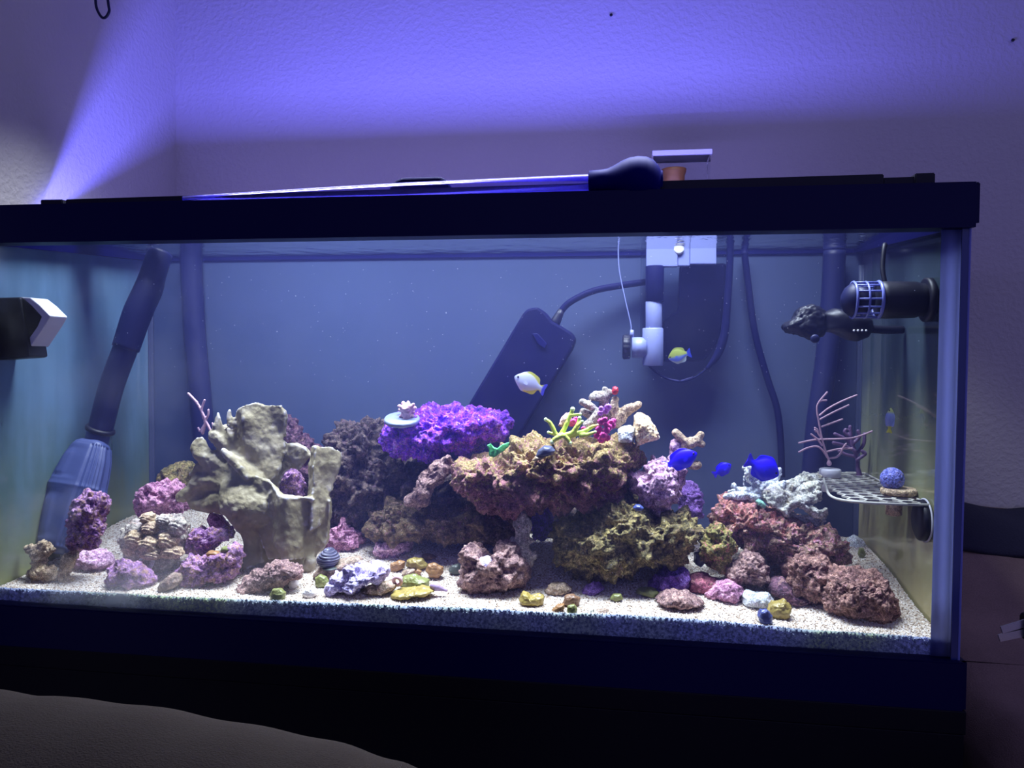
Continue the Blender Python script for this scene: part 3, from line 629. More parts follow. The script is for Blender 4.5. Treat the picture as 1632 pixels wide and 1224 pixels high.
R_('live_rock', C4, [(-260, 540), (-120, 500), (100, 560), (400, 600), (700, 600), (800, 630), (760, 700), (600, 760), (380, 800), (100, 790), (-150, 760), (-280, 660)], 'darkbrown', 'dark rock in the shade at the back of the cave under the large live rock', 0.022, 0.232, level=6, rough=0.25, feat=0.014)
R_('live_rock', C4, [(-97, 450), (-60, 425), (0, 400), (60, 412), (170, 360), (230, 312), (330, 312), (400, 332), (560, 330), (700, 322), (780, 330), (848, 400), (860, 450), (835, 480), (792, 500), (772, 560), (740, 605), (640, 640), (520, 692), (470, 672), (360, 672), (250, 682), (140, 690), (60, 645), (-20, 620), (-77, 570)], 'live', 'large knobbly tan and maroon live rock bridging the middle of the pile', 0.062, 0.120, level=7, rough=0.17, feat=0.015, fine=0.25, lump=0.0034, lfeat=0.010, pit=0.004)
R_('live_rock', C4, [(378, 780), (400, 742), (520, 722), (600, 710), (660, 640), (740, 620), (800, 622), (850, 680), (940, 705), (1000, 665), (1060, 672), (1140, 752), (1162, 790), (1122, 870), (1100, 922), (1060, 950), (980, 962), (900, 962), (800, 980), (720, 1002), (650, 1022), (560, 1022), (470, 972), (420, 922), (390, 850)], 'olive', 'large olive green rock on the sand right of centre', 0.055, 0.105, level=7, rough=0.17, feat=0.016, fine=0.25, lump=0.0014, lfeat=0.007, pit=0.005)
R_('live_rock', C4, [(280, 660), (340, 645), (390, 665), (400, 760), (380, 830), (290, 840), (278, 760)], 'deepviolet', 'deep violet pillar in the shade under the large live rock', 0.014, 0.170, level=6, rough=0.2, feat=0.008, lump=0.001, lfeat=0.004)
R_('live_rock', C4, [(1040, 560), (1100, 540), (1150, 580), (1170, 650), (1160, 720), (1110, 760), (1040, 700)], 'mauve', 'round mauve rock behind the lilac pink rock', 0.020, 0.180, rough=0.18, feat=0.01, lump=0.0008, lfeat=0.004)
R_('live_rock', C4, [(782, 490), (850, 478), (868, 432), (910, 405), (962, 430), (1010, 500), (1030, 560), (1042, 610), (1002, 665), (930, 702), (870, 680), (820, 590), (790, 550)], 'lilac', 'lilac pink lumpy rock at the right end of the large live rock', 0.030, 0.100, rough=0.2, feat=0.012, lump=0.0012, lfeat=0.006)
bone = empty('branch_coral', at(1090, 745, 0.125), 'bone-like cream coral branch with purple stem above the first blue fish', 'coral')
R_('stem', C4, [(985, 400), (1000, 330), (1030, 310), (1055, 360), (1050, 420), (1080, 480), (1075, 540), (1040, 600), (1015, 560), (1020, 480), (980, 440)], 'lilac', 'lilac encrusted stem', 0.010, 0.125, level=5, parent=bone, rough=0.2, feat=0.008)
organic('branch', caps(C4, [([(1022, 290), (1060, 325), (1095, 345), (1130, 325)], [24, 24, 28, 26]), ([(1130, 325), (1150, 300)], [24, 20]), ([(1130, 330), (1155, 348)], [22, 20]), ([(1090, 345), (1100, 325)], [22, 18]), ([(1070, 420), (1100, 455), (1135, 455)], [16, 22, 22]), ([(1070, 340), (1060, 400), (1072, 430)], [22, 16, 16])], 0.122, 22), 0.0009, M['cream'], bone, disp=0.0006, feat=0.006)

# right-hand pile
R_('live_rock', C5, [(232, 480), (270, 410), (330, 398), (420, 428), (490, 458), (560, 488), (640, 500), (700, 535), (740, 560), (800, 568), (852, 590), (862, 650), (825, 712), (760, 692), (700, 662), (620, 680), (560, 712), (490, 682), (430, 640), (350, 620), (290, 580), (240, 540)], 'red', 'brick red and pink mottled rock of the right-hand pile', 0.048, 0.130, level=7, rough=0.2, feat=0.014, fine=0.25, lump=0.0012, lfeat=0.007)
R_('live_rock', C5, [(176, 605), (215, 545), (268, 510), (312, 540), (352, 600), (342, 650), (305, 700), (285, 740), (240, 722), (188, 665)], 'yellowgreen', 'yellow green rock against the left flank of the brick red rock', 0.024, 0.095, rough=0.22, feat=0.01, lump=0.001, lfeat=0.006)
R_('live_rock', C5, [(298, 745), (360, 700), (400, 652), (452, 660), (492, 720), (502, 772), (460, 808), (400, 800), (330, 790)], 'brown2', 'pinkish brown lump below the brick red rock', 0.022, 0.082, rough=0.2, feat=0.01, lump=0.0015, lfeat=0.006)
R_('live_rock', C5, [(574, 700), (600, 668), (660, 645), (742, 658), (770, 720), (770, 810), (735, 870), (640, 862), (585, 835), (575, 760)], 'brown', 'rusty brown rock leaning left of the rough round one', 0.026, 0.078, rough=0.2, feat=0.011, lump=0.0014, lfeat=0.006)
R_('live_rock', C5, [(728, 845), (760, 765), (800, 730), (900, 742), (1000, 750), (1032, 800), (1075, 862), (1062, 912), (1048, 972), (950, 962), (860, 932), (790, 930), (740, 890)], 'brown', 'rough round rusty brown rock nearest the right end of the tank', 0.032, 0.055, level=7, rough=0.12, feat=0.011, fine=0.25, lump=0.0012, lfeat=0.005)
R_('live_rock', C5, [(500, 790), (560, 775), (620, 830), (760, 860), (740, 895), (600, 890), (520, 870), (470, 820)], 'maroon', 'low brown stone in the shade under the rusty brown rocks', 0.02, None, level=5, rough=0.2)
R_('live_rock', C5, [(-60, 815), (-20, 760), (40, 728), (110, 722), (142, 760), (130, 810), (60, 845), (-30, 845)], 'mauve', 'purple rock on the sand under the olive green rock', 0.022, None, rough=0.18, feat=0.01)
R_('live_rock', C5, [(125, 815), (140, 770), (190, 752), (250, 765), (285, 790), (270, 830), (200, 840), (140, 838)], 'brick', 'dull red rock right of the purple one on the sand', 0.018, None, level=5, rough=0.15, feat=0.01)
R_('live_rock', C5, [(200, 840), (250, 795), (310, 780), (375, 790), (392, 830), (360, 868), (290, 875), (220, 865)], 'pink', 'pink encrusted rock left of the white rock on the sand', 0.018, None, level=5, rough=0.18, feat=0.008)
R_('live_rock', C5, [(160, 660), (200, 650), (215, 690), (190, 720), (160, 710)], 'greystone', 'grey stone in the gap left of the yellow green rock', 0.01, 0.10, level=5, rough=0.15)
R_('live_rock', C5, [(365, 885), (372, 845), (400, 830), (440, 838), (490, 840), (522, 880), (505, 905), (450, 912), (400, 900)], 'whitecoral', 'white and tan rock beside the yellow nugget on the sand', 0.014, None, level=5, rough=0.14, feat=0.01)
R_('live_rock', C5, [(850, 650), (852, 590), (890, 572), (930, 600), (945, 650), (930, 690), (870, 690)], 'whitecoral', 'pale rock at the back right corner behind the brick red rock', 0.014, 0.235, level=5, rough=0.15)

# white antler coral and grey ruffled coral on the red rock
wc = organic('antler_coral', caps(CB, [([(520, 600), (560, 460), (480, 330), (420, 220)], [90, 80, 60, 40]), ([(440, 260), (370, 225), (365, 200)], [36, 28, 24]), ([(430, 240), (470, 190), (500, 200)], [34, 28, 24]), ([(540, 540), (400, 510), (300, 480), (240, 430)], [80, 60, 40, 24]), ([(330, 500), (270, 500), (180, 520)], [40, 32, 28]), ([(380, 440), (370, 380), (385, 320), (420, 280)], [22, 18, 18, 26]), ([(600, 500), (660, 420), (620, 340), (560, 300)], [90, 70, 50, 30]), ([(680, 470), (760, 380), (830, 300), (835, 230)], [70, 50, 36, 26]), ([(480, 580), (380, 580), (260, 560), (140, 580)], [60, 54, 44, 34]), ([(470, 400), (440, 340), (445, 260)], [40, 34, 30]), ([(700, 500), (780, 470), (900, 400)], [70, 60, 36])], 0.115, 40, [0, .004, -.004, 0, .005, -.006, .004, .006, -.004, .008, 0]), 0.0010, M['whitecoral'], disp=0.0016, feat=0.006, fine=0.0008)
tag(wc, 'white frilly antler coral on top of the brick red rock', 'coral')
gp = caps(CB, [([(640, 600), (780, 690), (860, 740)], [30, 40, 44]), ([(700, 560), (860, 600), (900, 720)], [110, 120, 70]), ([(880, 400), (1000, 380), (1150, 300), (1260, 300)], [24, 40, 44, 30]), ([(900, 560), (960, 460), (1100, 400), (1240, 360), (1340, 350)], [90, 100, 90, 70, 44]), ([(1000, 620), (1150, 520), (1300, 440), (1360, 420)], [60, 80, 70, 40]), ([(1080, 640), (1200, 620), (1330, 620), (1340, 560)], [60, 70, 50, 40]), ([(900, 780), (1050, 680), (1200, 720), (1330, 800), (1430, 760)], [50, 54, 54, 56, 34]), ([(950, 800), (1150, 860), (1300, 920), (1400, 880), (1440, 790)], [40, 50, 56, 50, 34])], 0.112, 60, [-.006, 0, .008, .006, -.004, -.01, -.012, -.004])
gc = organic('ruffled_coral', gp, 0.0012, M['greycoral'], disp=0.0024, feat=0.008, fine=0.0008, seed=21)
tag(gc, 'grey ruffled coral skeleton under the left end of the frag rack', 'coral')
mint = R_('anemone_coral', CB, [(530, 640), (560, 600), (610, 640), (660, 700), (640, 740), (580, 710), (540, 680)], plain('mint_polyp', (120, 170, 150), 0.5, var=0.2, bump=0.5), 'small mint green polyp below the white antler coral', 0.006, 0.098, level=5, cat='coral', rough=0.15, feat=0.004)

# left group
R_('live_rock', C1, [(385, 640), (420, 625), (470, 610), (510, 625), (522, 660), (515, 700), (500, 740), (508, 800), (490, 850), (470, 900), (430, 915), (380, 905), (340, 895), (333, 840), (335, 760), (360, 720), (375, 670)], 'coralline', 'upright purple and tan rock before the filter strainer', 0.015, 0.044, rough=0.2, feat=0.01, lump=0.0018, lfeat=0.006)
R_('live_rock', C1, [(350, 960), (380, 915), (450, 905), (520, 925), (550, 985), (500, 1005), (390, 1008)], 'lilac', 'low pinkish lilac rock at the foot of the upright purple rock', 0.016, None, level=5, rough=0.16, feat=0.008)
cc1 = organic('branch_coral', caps(CL, [([(420, 640), (430, 500), (400, 400), (330, 370)], [90, 70, 60, 40]), ([(400, 420), (450, 330), (460, 300)], [70, 56, 30]), ([(440, 420), (520, 350), (525, 310)], [70, 50, 26]), ([(450, 440), (560, 390), (575, 400)], [60, 40, 24]), ([(350, 400), (280, 360), (270, 360)], [50, 30, 22]), ([(420, 620), (520, 640), (600, 680)], [80, 80, 50]), ([(370, 620), (330, 650)], [60, 40])], 0.036, 50, [0, -.004, .005, 0, .003, -.004, .004]), 0.0012, M['cream'], disp=0.0022, feat=0.006, fine=0.001)
tag(cc1, 'cream fluffy-headed coral nearest the left end of the sand', 'coral')
cc2 = organic('branch_coral', caps(CL, [([(690, 700), (710, 600), (740, 500), (770, 440)], [60, 60, 64, 50]), ([(730, 480), (800, 410), (800, 385)], [50, 36, 20]), ([(740, 500), (830, 440), (835, 410)], [44, 30, 18]), ([(690, 680), (760, 690)], [50, 36])], 0.034, 50, [0, .003, -.003, 0]), 0.0012, M['cream'], disp=0.0018, feat=0.006, fine=0.001)
tag(cc2, 'smaller cream coral knob in front of the low lilac rock', 'coral')
# scalloped brain coral rock: overlapping frilled shells on a stone
sc_ = empty('scalloped_coral', at(245, 900, 0.07), 'round cream coral of overlapping frilled folds, right of the upright purple rock', 'coral')
R_('base', CS, [(120, 560), (150, 420), (250, 330), (420, 290), (560, 270), (700, 290), (780, 400), (810, 520), (760, 640), (700, 800), (560, 880), (420, 930), (300, 860), (180, 720)], 'greycream', 'grey brown stone base', 0.024, 0.078, parent=sc_, rough=0.14, feat=0.01, lump=0.001, lfeat=0.004)
for i, (x, y, a, b, dy) in enumerate(((250, 540, 110, 95, 0), (410, 420, 90, 70, .002), (600, 560, 110, 100, 0), (640, 680, 120, 70, -.002), (390, 600, 110, 90, -.004), (200, 640, 80, 80, .002), (420, 700, 130, 60, -.004), (380, 310, 70, 60, .006), (700, 400, 90, 100, .004), (560, 330, 80, 60, .006))):
    V_, F_ = ico(5); ang = np.arctan2(V_[:, 2]+.2, V_[:, 0]); rr2 = np.hypot(V_[:, 0], V_[:, 2]+.55); mp = m_per_px(*CS([(x, y)])[0], .057)/6.8
    dd = 1+.055*np.sin(rr2*19+i)+.09*np.cos(7*ang+i*2)*np.clip(rr2-.5, 0, 1)+.05*fbm(V_*3, i, 3)
    mk('fold', at(*CS([(x, y)])[0], .057+dy)+V_*dd[:, None]*np.array([a*mp, .0095, b*mp])*1.05, F_, M['cream' if i < 8 else 'greycream'], sc_)
organic('frond', caps(CS, [([(300, 760), (350, 720), (420, 740), (430, 790), (400, 850)], [16, 20, 20, 22, 24])], 0.05, 18), 0.0007, M['whitecoral'], sc_)
R_('live_rock', C1, [(690, 690), (700, 640), (760, 570), (830, 560), (885, 600), (902, 660), (897, 720), (860, 745), (780, 730), (705, 750)], 'pink', 'pink knobbly rock behind the scalloped cream coral', 0.026, 0.125, rough=0.2, feat=0.012, lump=0.0018, lfeat=0.006)
R_('live_rock', C1, [(525, 1050), (545, 985), (590, 955), (650, 960), (715, 1010), (755, 1065), (700, 1100), (600, 1098), (540, 1085)], 'coralline', 'small purple rock on the sand below the scalloped cream coral', 0.016, None, level=5, rough=0.2, feat=0.009, lump=0.0008, lfeat=0.005)
R_('live_rock', C1, [(893, 905), (925, 835), (980, 795), (1050, 800), (1130, 790), (1150, 845), (1065, 865), (1030, 905), (980, 935), (915, 925)], 'coralline', 'purple rock behind, topmost of the group left of the cup coral foot', 0.020, 0.090, rough=0.2, feat=0.009, lump=0.0012, lfeat=0.005)
R_('live_rock', C1, [(868, 1005), (890, 950), (960, 935), (1030, 940), (1080, 930), (1140, 870), (1167, 910), (1162, 1000), (1110, 1065), (1050, 1050), (1000, 1080), (930, 1130), (880, 1100)], 'coralline', 'jagged purple and tan rock in front, beside the foot of the cup coral', 0.020, 0.050, rough=0.22, feat=0.009, lump=0.0012, lfeat=0.005)
R_('live_rock', C1, [(1010, 760), (1020, 720), (1070, 725), (1125, 790), (1090, 810), (1030, 800)], 'pink', 'magenta pink stone under the left arm of the cup coral', 0.012, 0.105, level=5, rough=0.2)
R_('pebble', CS, [(1015, 690), (1050, 660), (1130, 665), (1170, 700), (1120, 735), (1040, 735)], 'amber', 'flat amber pebble on the jagged purple rock', 0.006, 0.045, level=4, cat='pebble', rough=0.1)
R_('pebble', CS, [(1170, 660), (1200, 615), (1260, 615), (1285, 650), (1240, 680), (1190, 682)], 'limey', 'small lime yellow pebble on the jagged purple rock', 0.005, 0.045, level=4, cat='pebble', rough=0.1)
R_('live_rock', CS, [(500, 1040), (560, 960), (640, 900), (720, 920), (735, 990), (690, 1060), (600, 1110), (520, 1100)], 'flatgrey', 'pale flat stone half buried below the scalloped cream coral', 0.012, None, level=5, rough=0.12)
R_('live_rock', C2, [(412, 1085), (440, 1040), (520, 1000), (580, 955), (660, 950), (740, 980), (755, 1010), (700, 1050), (610, 1075), (540, 1100), (440, 1115)], 'brown2', 'low brown and purple rock at the foot of the cup coral', 0.018, 0.040, rough=0.2, feat=0.009, lump=0.0012, lfeat=0.005)
R_('live_rock', C3, [(25, 870), (40, 810), (110, 770), (160, 733), (200, 770), (248, 850), (230, 872), (130, 895), (60, 890)], 'pink', 'pink and purple pointed rock right of the cup coral', 0.020, None, rough=0.22, feat=0.009, lump=0.0015, lfeat=0.005)
R_('live_rock', C3, [(305, 885), (330, 850), (400, 850), (450, 835), (505, 835), (500, 880), (440, 925), (390, 932), (330, 920)], 'lilac', 'lilac rock on the sand below the long mottled rock', 0.014, None, level=5, rough=0.2, feat=0.008, lump=0.001, lfeat=0.005)
R_('live_rock', C3, [(0, 1020), (40, 960), (130, 940), (240, 918), (255, 945), (200, 990), (150, 1020), (80, 1045)], 'flatgrey', 'flat grey brown stone behind the lavender coral', 0.018, None, level=5, rough=0.1)
lav = R_('ruffled_coral', C3, [(75, 1085), (95, 1012), (165, 1000), (190, 965), (235, 952), (285, 992), (340, 968), (388, 1000), (350, 1045), (285, 1068), (245, 1092), (222, 1118), (110, 1120)], 'lavender', 'lavender ruffled coral lying in front on the sand', 0.020, 0.036, cat='coral', rough=0.28, feat=0.012, lump=0.0016, lfeat=0.008)
R_('live_rock', C3, [(742, 1045), (768, 985), (762, 885), (800, 853), (850, 880), (880, 935), (930, 945), (938, 885), (1010, 858), (1060, 900), (1082, 960), (1105, 1012), (1062, 1085), (1000, 1092), (940, 1082), (882, 1115), (815, 1082)], 'brown2', 'two-humped brown rock on the open sand left of the finger coral', 0.026, 0.062, rough=0.2, feat=0.012, lump=0.0016, lfeat=0.006)
R_('live_rock', C4, [(540, 1110), (560, 1070), (600, 1045), (640, 1060), (655, 1095), (610, 1120), (565, 1120)], 'mauve', 'small violet rock half buried before the olive green rock', 0.010, None, level=5, rough=0.2)
fing = organic('finger_coral', caps(C4, [([(250, 950), (235, 880), (235, 790), (232, 710)], [46, 40, 40, 24]), ([(235, 870), (190, 850), (182, 830)], [26, 18, 12]), ([(240, 790), (205, 760), (205, 735)], [28, 20, 12]), ([(240, 800), (265, 760), (262, 735)], [28, 18, 12]), ([(250, 930), (290, 925), (298, 900)], [30, 18, 10]), ([(240, 860), (275, 840)], [28, 16])], 0.080, 22), 0.0009, M['greycream'], disp=0.0008, feat=0.005)
tag(fing, 'pale grey finger coral standing under the large live rock', 'coral')

# ------------------------------------------------------------------ corals on top of the pile
def skin(name, col, **kw): return plain(name, col, 0.5, var=0.15, bscale=400, bump=0.3, **kw)
M['limecoral'] = skin('lime_polyp_skin', (186, 202, 84)); M['limetip'] = skin('pale_lime_tip', (206, 230, 170))
M['hotpink'] = skin('hot_pink_polyp', (226, 70, 160)); M['redpolyp'] = skin('red_polyp', (180, 44, 60)); M['greycoralskin'] = skin('blue_grey_skin', (126, 136, 168))
M['palepink'] = skin('pale_pink_polyp', (206, 166, 176)); M['seafan'] = skin('pink_sea_fan', (196, 158, 176)); M['seafan2'] = skin('mauve_sea_fan', (104, 78, 116))
GY = 0.085
lb = [([(300, 770), (220, 760), (160, 640), (120, 585), (80, 560)], [34, 32, 28, 26, 22]), ([(280, 760), (340, 640), (385, 540), (430, 425)], [36, 32, 28, 28]), ([(400, 510), (460, 498), (530, 490)], [22, 20, 18]), ([(340, 760), (430, 730), (500, 630), (520, 540)], [36, 34, 32, 22]), ([(500, 640), (555, 585)], [24, 18]), ([(380, 780), (560, 720), (680, 655), (755, 632)], [34, 32, 24, 16]), ([(540, 770), (640, 750), (725, 722)], [30, 26, 18]), ([(260, 770), (170, 745), (115, 728)], [30, 24, 18]), ([(260, 780), (190, 820), (165, 850)], [36, 32, 28]), ([(320, 770), (370, 820), (395, 865)], [36, 30, 24])]
lime = organic('finger_coral', caps(CA, lb, GY, 30, [0, .004, .003, -.004, -.006, 0, -.004, .004, -.012, -.013]), 0.0007, M['limecoral'], disp=0.0003, feat=0.004)
for l_, r_i in lb:
    p_ = at(*CA([l_[-1]])[0], GY-.004); q_ = r_i[-1]*m_per_px(920, 660, GY)/8.16*1.12; k_ = lb.index((l_, r_i)); p_ = at(*CA([l_[-1]])[0], GY+[0, .004, .003, -.004, -.006, 0, -.004, .004, -.012, -.013][k_]); mk('tip', p_+ico(3)[0]*q_, ico(3)[1], M['limetip'], lime)
tag(lime, 'lime yellow branching coral on top of the large live rock', 'coral')
o = R_('coral', C0, [(868, 690), (880, 684), (890, 690), (880, 700)], 'limecoral', None, 0.004, GY, level=3) if False else None
cb = organic('barnacle_coral', caps(CA, [([(560, 330), (640, 380), (720, 410)], [50, 54, 40]), ([(690, 270), (760, 260), (840, 250)], [56, 66, 60]), ([(560, 460), (640, 500), (720, 540)], [50, 60, 60]), ([(620, 640), (700, 570), (780, 460)], [60, 66, 60]), ([(850, 160), (860, 230), (900, 260)], [32, 34, 36]), ([(900, 200), (920, 230)], [36, 40]), ([(850, 300), (820, 420), (880, 500)], [60, 60, 60]), ([(700, 250), (720, 215)], [40, 28])], 0.110, 50, [0, .004, .006, -.002, .005, .004, .006, .004]), 0.0011, M['greycream'], disp=0.0008, feat=0.006, fine=0.0003)
tag(cb, 'grey cream barnacle-like coral stubs behind the lime coral', 'coral')
tb = organic('branch_coral', caps(CA, [([(1010, 620), (990, 500), (970, 380), (985, 300)], [56, 60, 60, 52]), ([(1020, 540), (1100, 470), (1200, 410), (1290, 370)], [70, 80, 70, 46]), ([(1080, 560), (1100, 480)], [60, 60])], 0.112, 50), 0.0011, M['cream'], disp=0.0008, feat=0.006, fine=0.0004)
tag(tb, 'tan forked coral branch right of the hot pink polyps', 'coral')
R_('live_rock', CA, [(1225, 500), (1270, 470), (1335, 462), (1430, 520), (1490, 620), (1552, 795), (1490, 850), (1350, 900), (1235, 935), (1215, 760)], 'tan', 'tan wedge-shaped stone at the right of the pile top', 0.020, 0.105, level=6, rough=0.12, feat=0.012)
R_('live_rock', CA, [(1010, 690), (1070, 645), (1180, 640), (1240, 680), (1235, 860), (1150, 880), (1020, 860)], 'whitecoral', 'white block-like stone left of the tan wedge-shaped stone', 0.014, 0.098, level=5, rough=0.12)
R_('live_rock', CA, [(225, 640), (260, 560), (330, 470), (400, 460), (440, 560), (420, 660), (300, 690)], 'greypink', 'peach pink stone behind the left part of the lime coral', 0.014, 0.110, level=5, rough=0.2)
def polyps(name, label, cr, centers, r, Y, mat, cat='coral', ring=True):
    e = empty(name, at(*cr([centers[0]])[0], Y), label, cat)
    s = 1.0/abs(cr([(1, 0)])[0][0]-cr([(0, 0)])[0][0])
    for i, c in enumerate(centers):
        q = cr([c[:2]])[0]; rr_ = r*(0.8+0.4*((i*37) % 10)/10)*m_per_px(q[0], q[1], Y)/s; p = at(q[0], q[1], Y-0.004+0.006*((i*53) % 10)/10)
        V_, F_ = ico(3); ang = np.arctan2(V_[:, 2], V_[:, 0])
        d = 1+0.16*np.cos(9*ang)*(np.hypot(V_[:, 0], V_[:, 2])); dent = 0.5*np.exp(-((V_[:, 0]**2+V_[:, 2]**2)/0.12))*(V_[:, 1] < 0)
        VV = V_*d[:, None]; VV[:, 1] = VV[:, 1]*0.7+dent
        mk('polyp', p+VV*rr_, F_, mat, e)
    return e
polyps('zoanthid_colony', 'hot pink polyp cluster beside the lime coral', CA, [(860, 620), (800, 590), (930, 600), (960, 580), (870, 700), (770, 690), (740, 770), (830, 770), (900, 660), (950, 640), (850, 560), (800, 820), (880, 800), (760, 740)], 46, 0.084, M['hotpink'])
polyps('zoanthid_colony', 'small pink polyps showing between the lime coral branches', CA, [(570, 680), (440, 590), (470, 560), (420, 620)], 40, 0.098, M['hotpink'])
polyps('zoanthid_colony', 'violet pink polyps on the grey barnacle-like coral', CA, [(800, 420), (890, 400), (860, 450), (790, 480)], 44, 0.100, skin('violet_polyp', (170, 110, 205)))
mush = R_('mushroom_coral', CA, [(935, 190), (950, 140), (980, 125), (1020, 140), (1032, 190), (1010, 235), (970, 245), (940, 225)], 'redpolyp', 'dark red button polyp at the very top of the pile', 0.006, 0.108, level=5, cat='coral', rough=0.1)
greenl = organic('leafy_coral', [plate_geo(C3([(893, 350), (908, 345), (925, 365), (942, 368), (975, 345), (1002, 338), (995, 365), (960, 392), (925, 418), (903, 412)]), lambda u, w: 0.075+0.008*u+0.002*math.sin(u*9), 0.0035)], 0.0008, skin('mint_green_leaf', (74, 178, 104)), disp=0.0005, feat=0.004)
tag(greenl, 'bright green leafy frond on the left shoulder of the large live rock', 'coral')
slug = empty('sea_snail', at(867, 718, 0.062), 'slate grey snail crawling on the front of the large live rock', 'snail')
R_('shell', C4, [(300, 412), (315, 375), (345, 352), (385, 358), (405, 380), (390, 402), (340, 415)], plain('slate_shell', (74, 78, 104), 0.4, var=0.3, bscale=200), None, 0.008, 0.062, level=5, parent=slug, rough=0.05, feat=0.01)
R_('foot', C4, [(280, 432), (300, 408), (350, 412), (330, 428), (300, 436)], plain('tan_snail_foot', (150, 128, 100), 0.5), None, 0.005, 0.060, level=4, parent=slug, rough=0.05)
# grey plate frag with pink bumpy coral on the violet slab
pc = at(*CP([(308, 392)])[0], 0.128); mp = m_per_px(643, 675, 0.128)/7.096
disc = lathe('plate_coral', pc+np.array([0, -0.006, 0.001]), (0.05, -0.30, 1), [(0, 150*mp), (0.002, 196*mp), (0.005, 200*mp), (0.0065, 190*mp), (0.0062, 60*mp), (0.0062, 0)], M['greycoralskin'], seg=40)
tag(disc, 'blue grey round plate coral lying on the violet slab', 'coral')
pk = caps(CP, [([(345, 330), (345, 270), (345, 220)], [50, 56, 70])]+[([(345, 250), (345+90*math.cos(a), 215+62*math.sin(a))], [40, 24]) for a in np.linspace(0, 2*math.pi, 9, endpoint=False)]+[([(290, 300), (270, 310)], [22, 16]), ([(395, 290), (415, 300)], [22, 16])], 0.122, 30, [0]+[0.006*math.sin(k*2.1) for k in range(9)]+[0, 0])
pkc = organic('cauliflower_coral', pk, 0.0008, M['palepink'], disp=0.0008, feat=0.003)
tag(pkc, 'small pale pink cauliflower coral standing on the blue grey plate', 'coral')
# sea fans
sf = caps(C2, [([(235, 290), (250, 230), (235, 190), (205, 135), (162, 88)], [9, 8, 7, 7, 7]), ([(240, 215), (230, 170), (245, 122)], [7, 6, 6]), ([(245, 230), (262, 200), (265, 172)], [7, 6, 6]), ([(245, 245), (222, 280), (213, 265)], [6, 5, 6]), ([(280, 290), (262, 250), (245, 220)], [8, 7, 6]), ([(215, 150), (205, 130), (208, 132)], [6, 5, 5]), ([(300, 280), (290, 260), (285, 240)], [8, 6, 5])], VY+0.004, 7)
fan1 = organic('sea_fan', sf, 0.0006, M['seafan'], smooth_it=1); tag(fan1, 'thin pink sea fan sprouting left of the cup coral', 'coral')

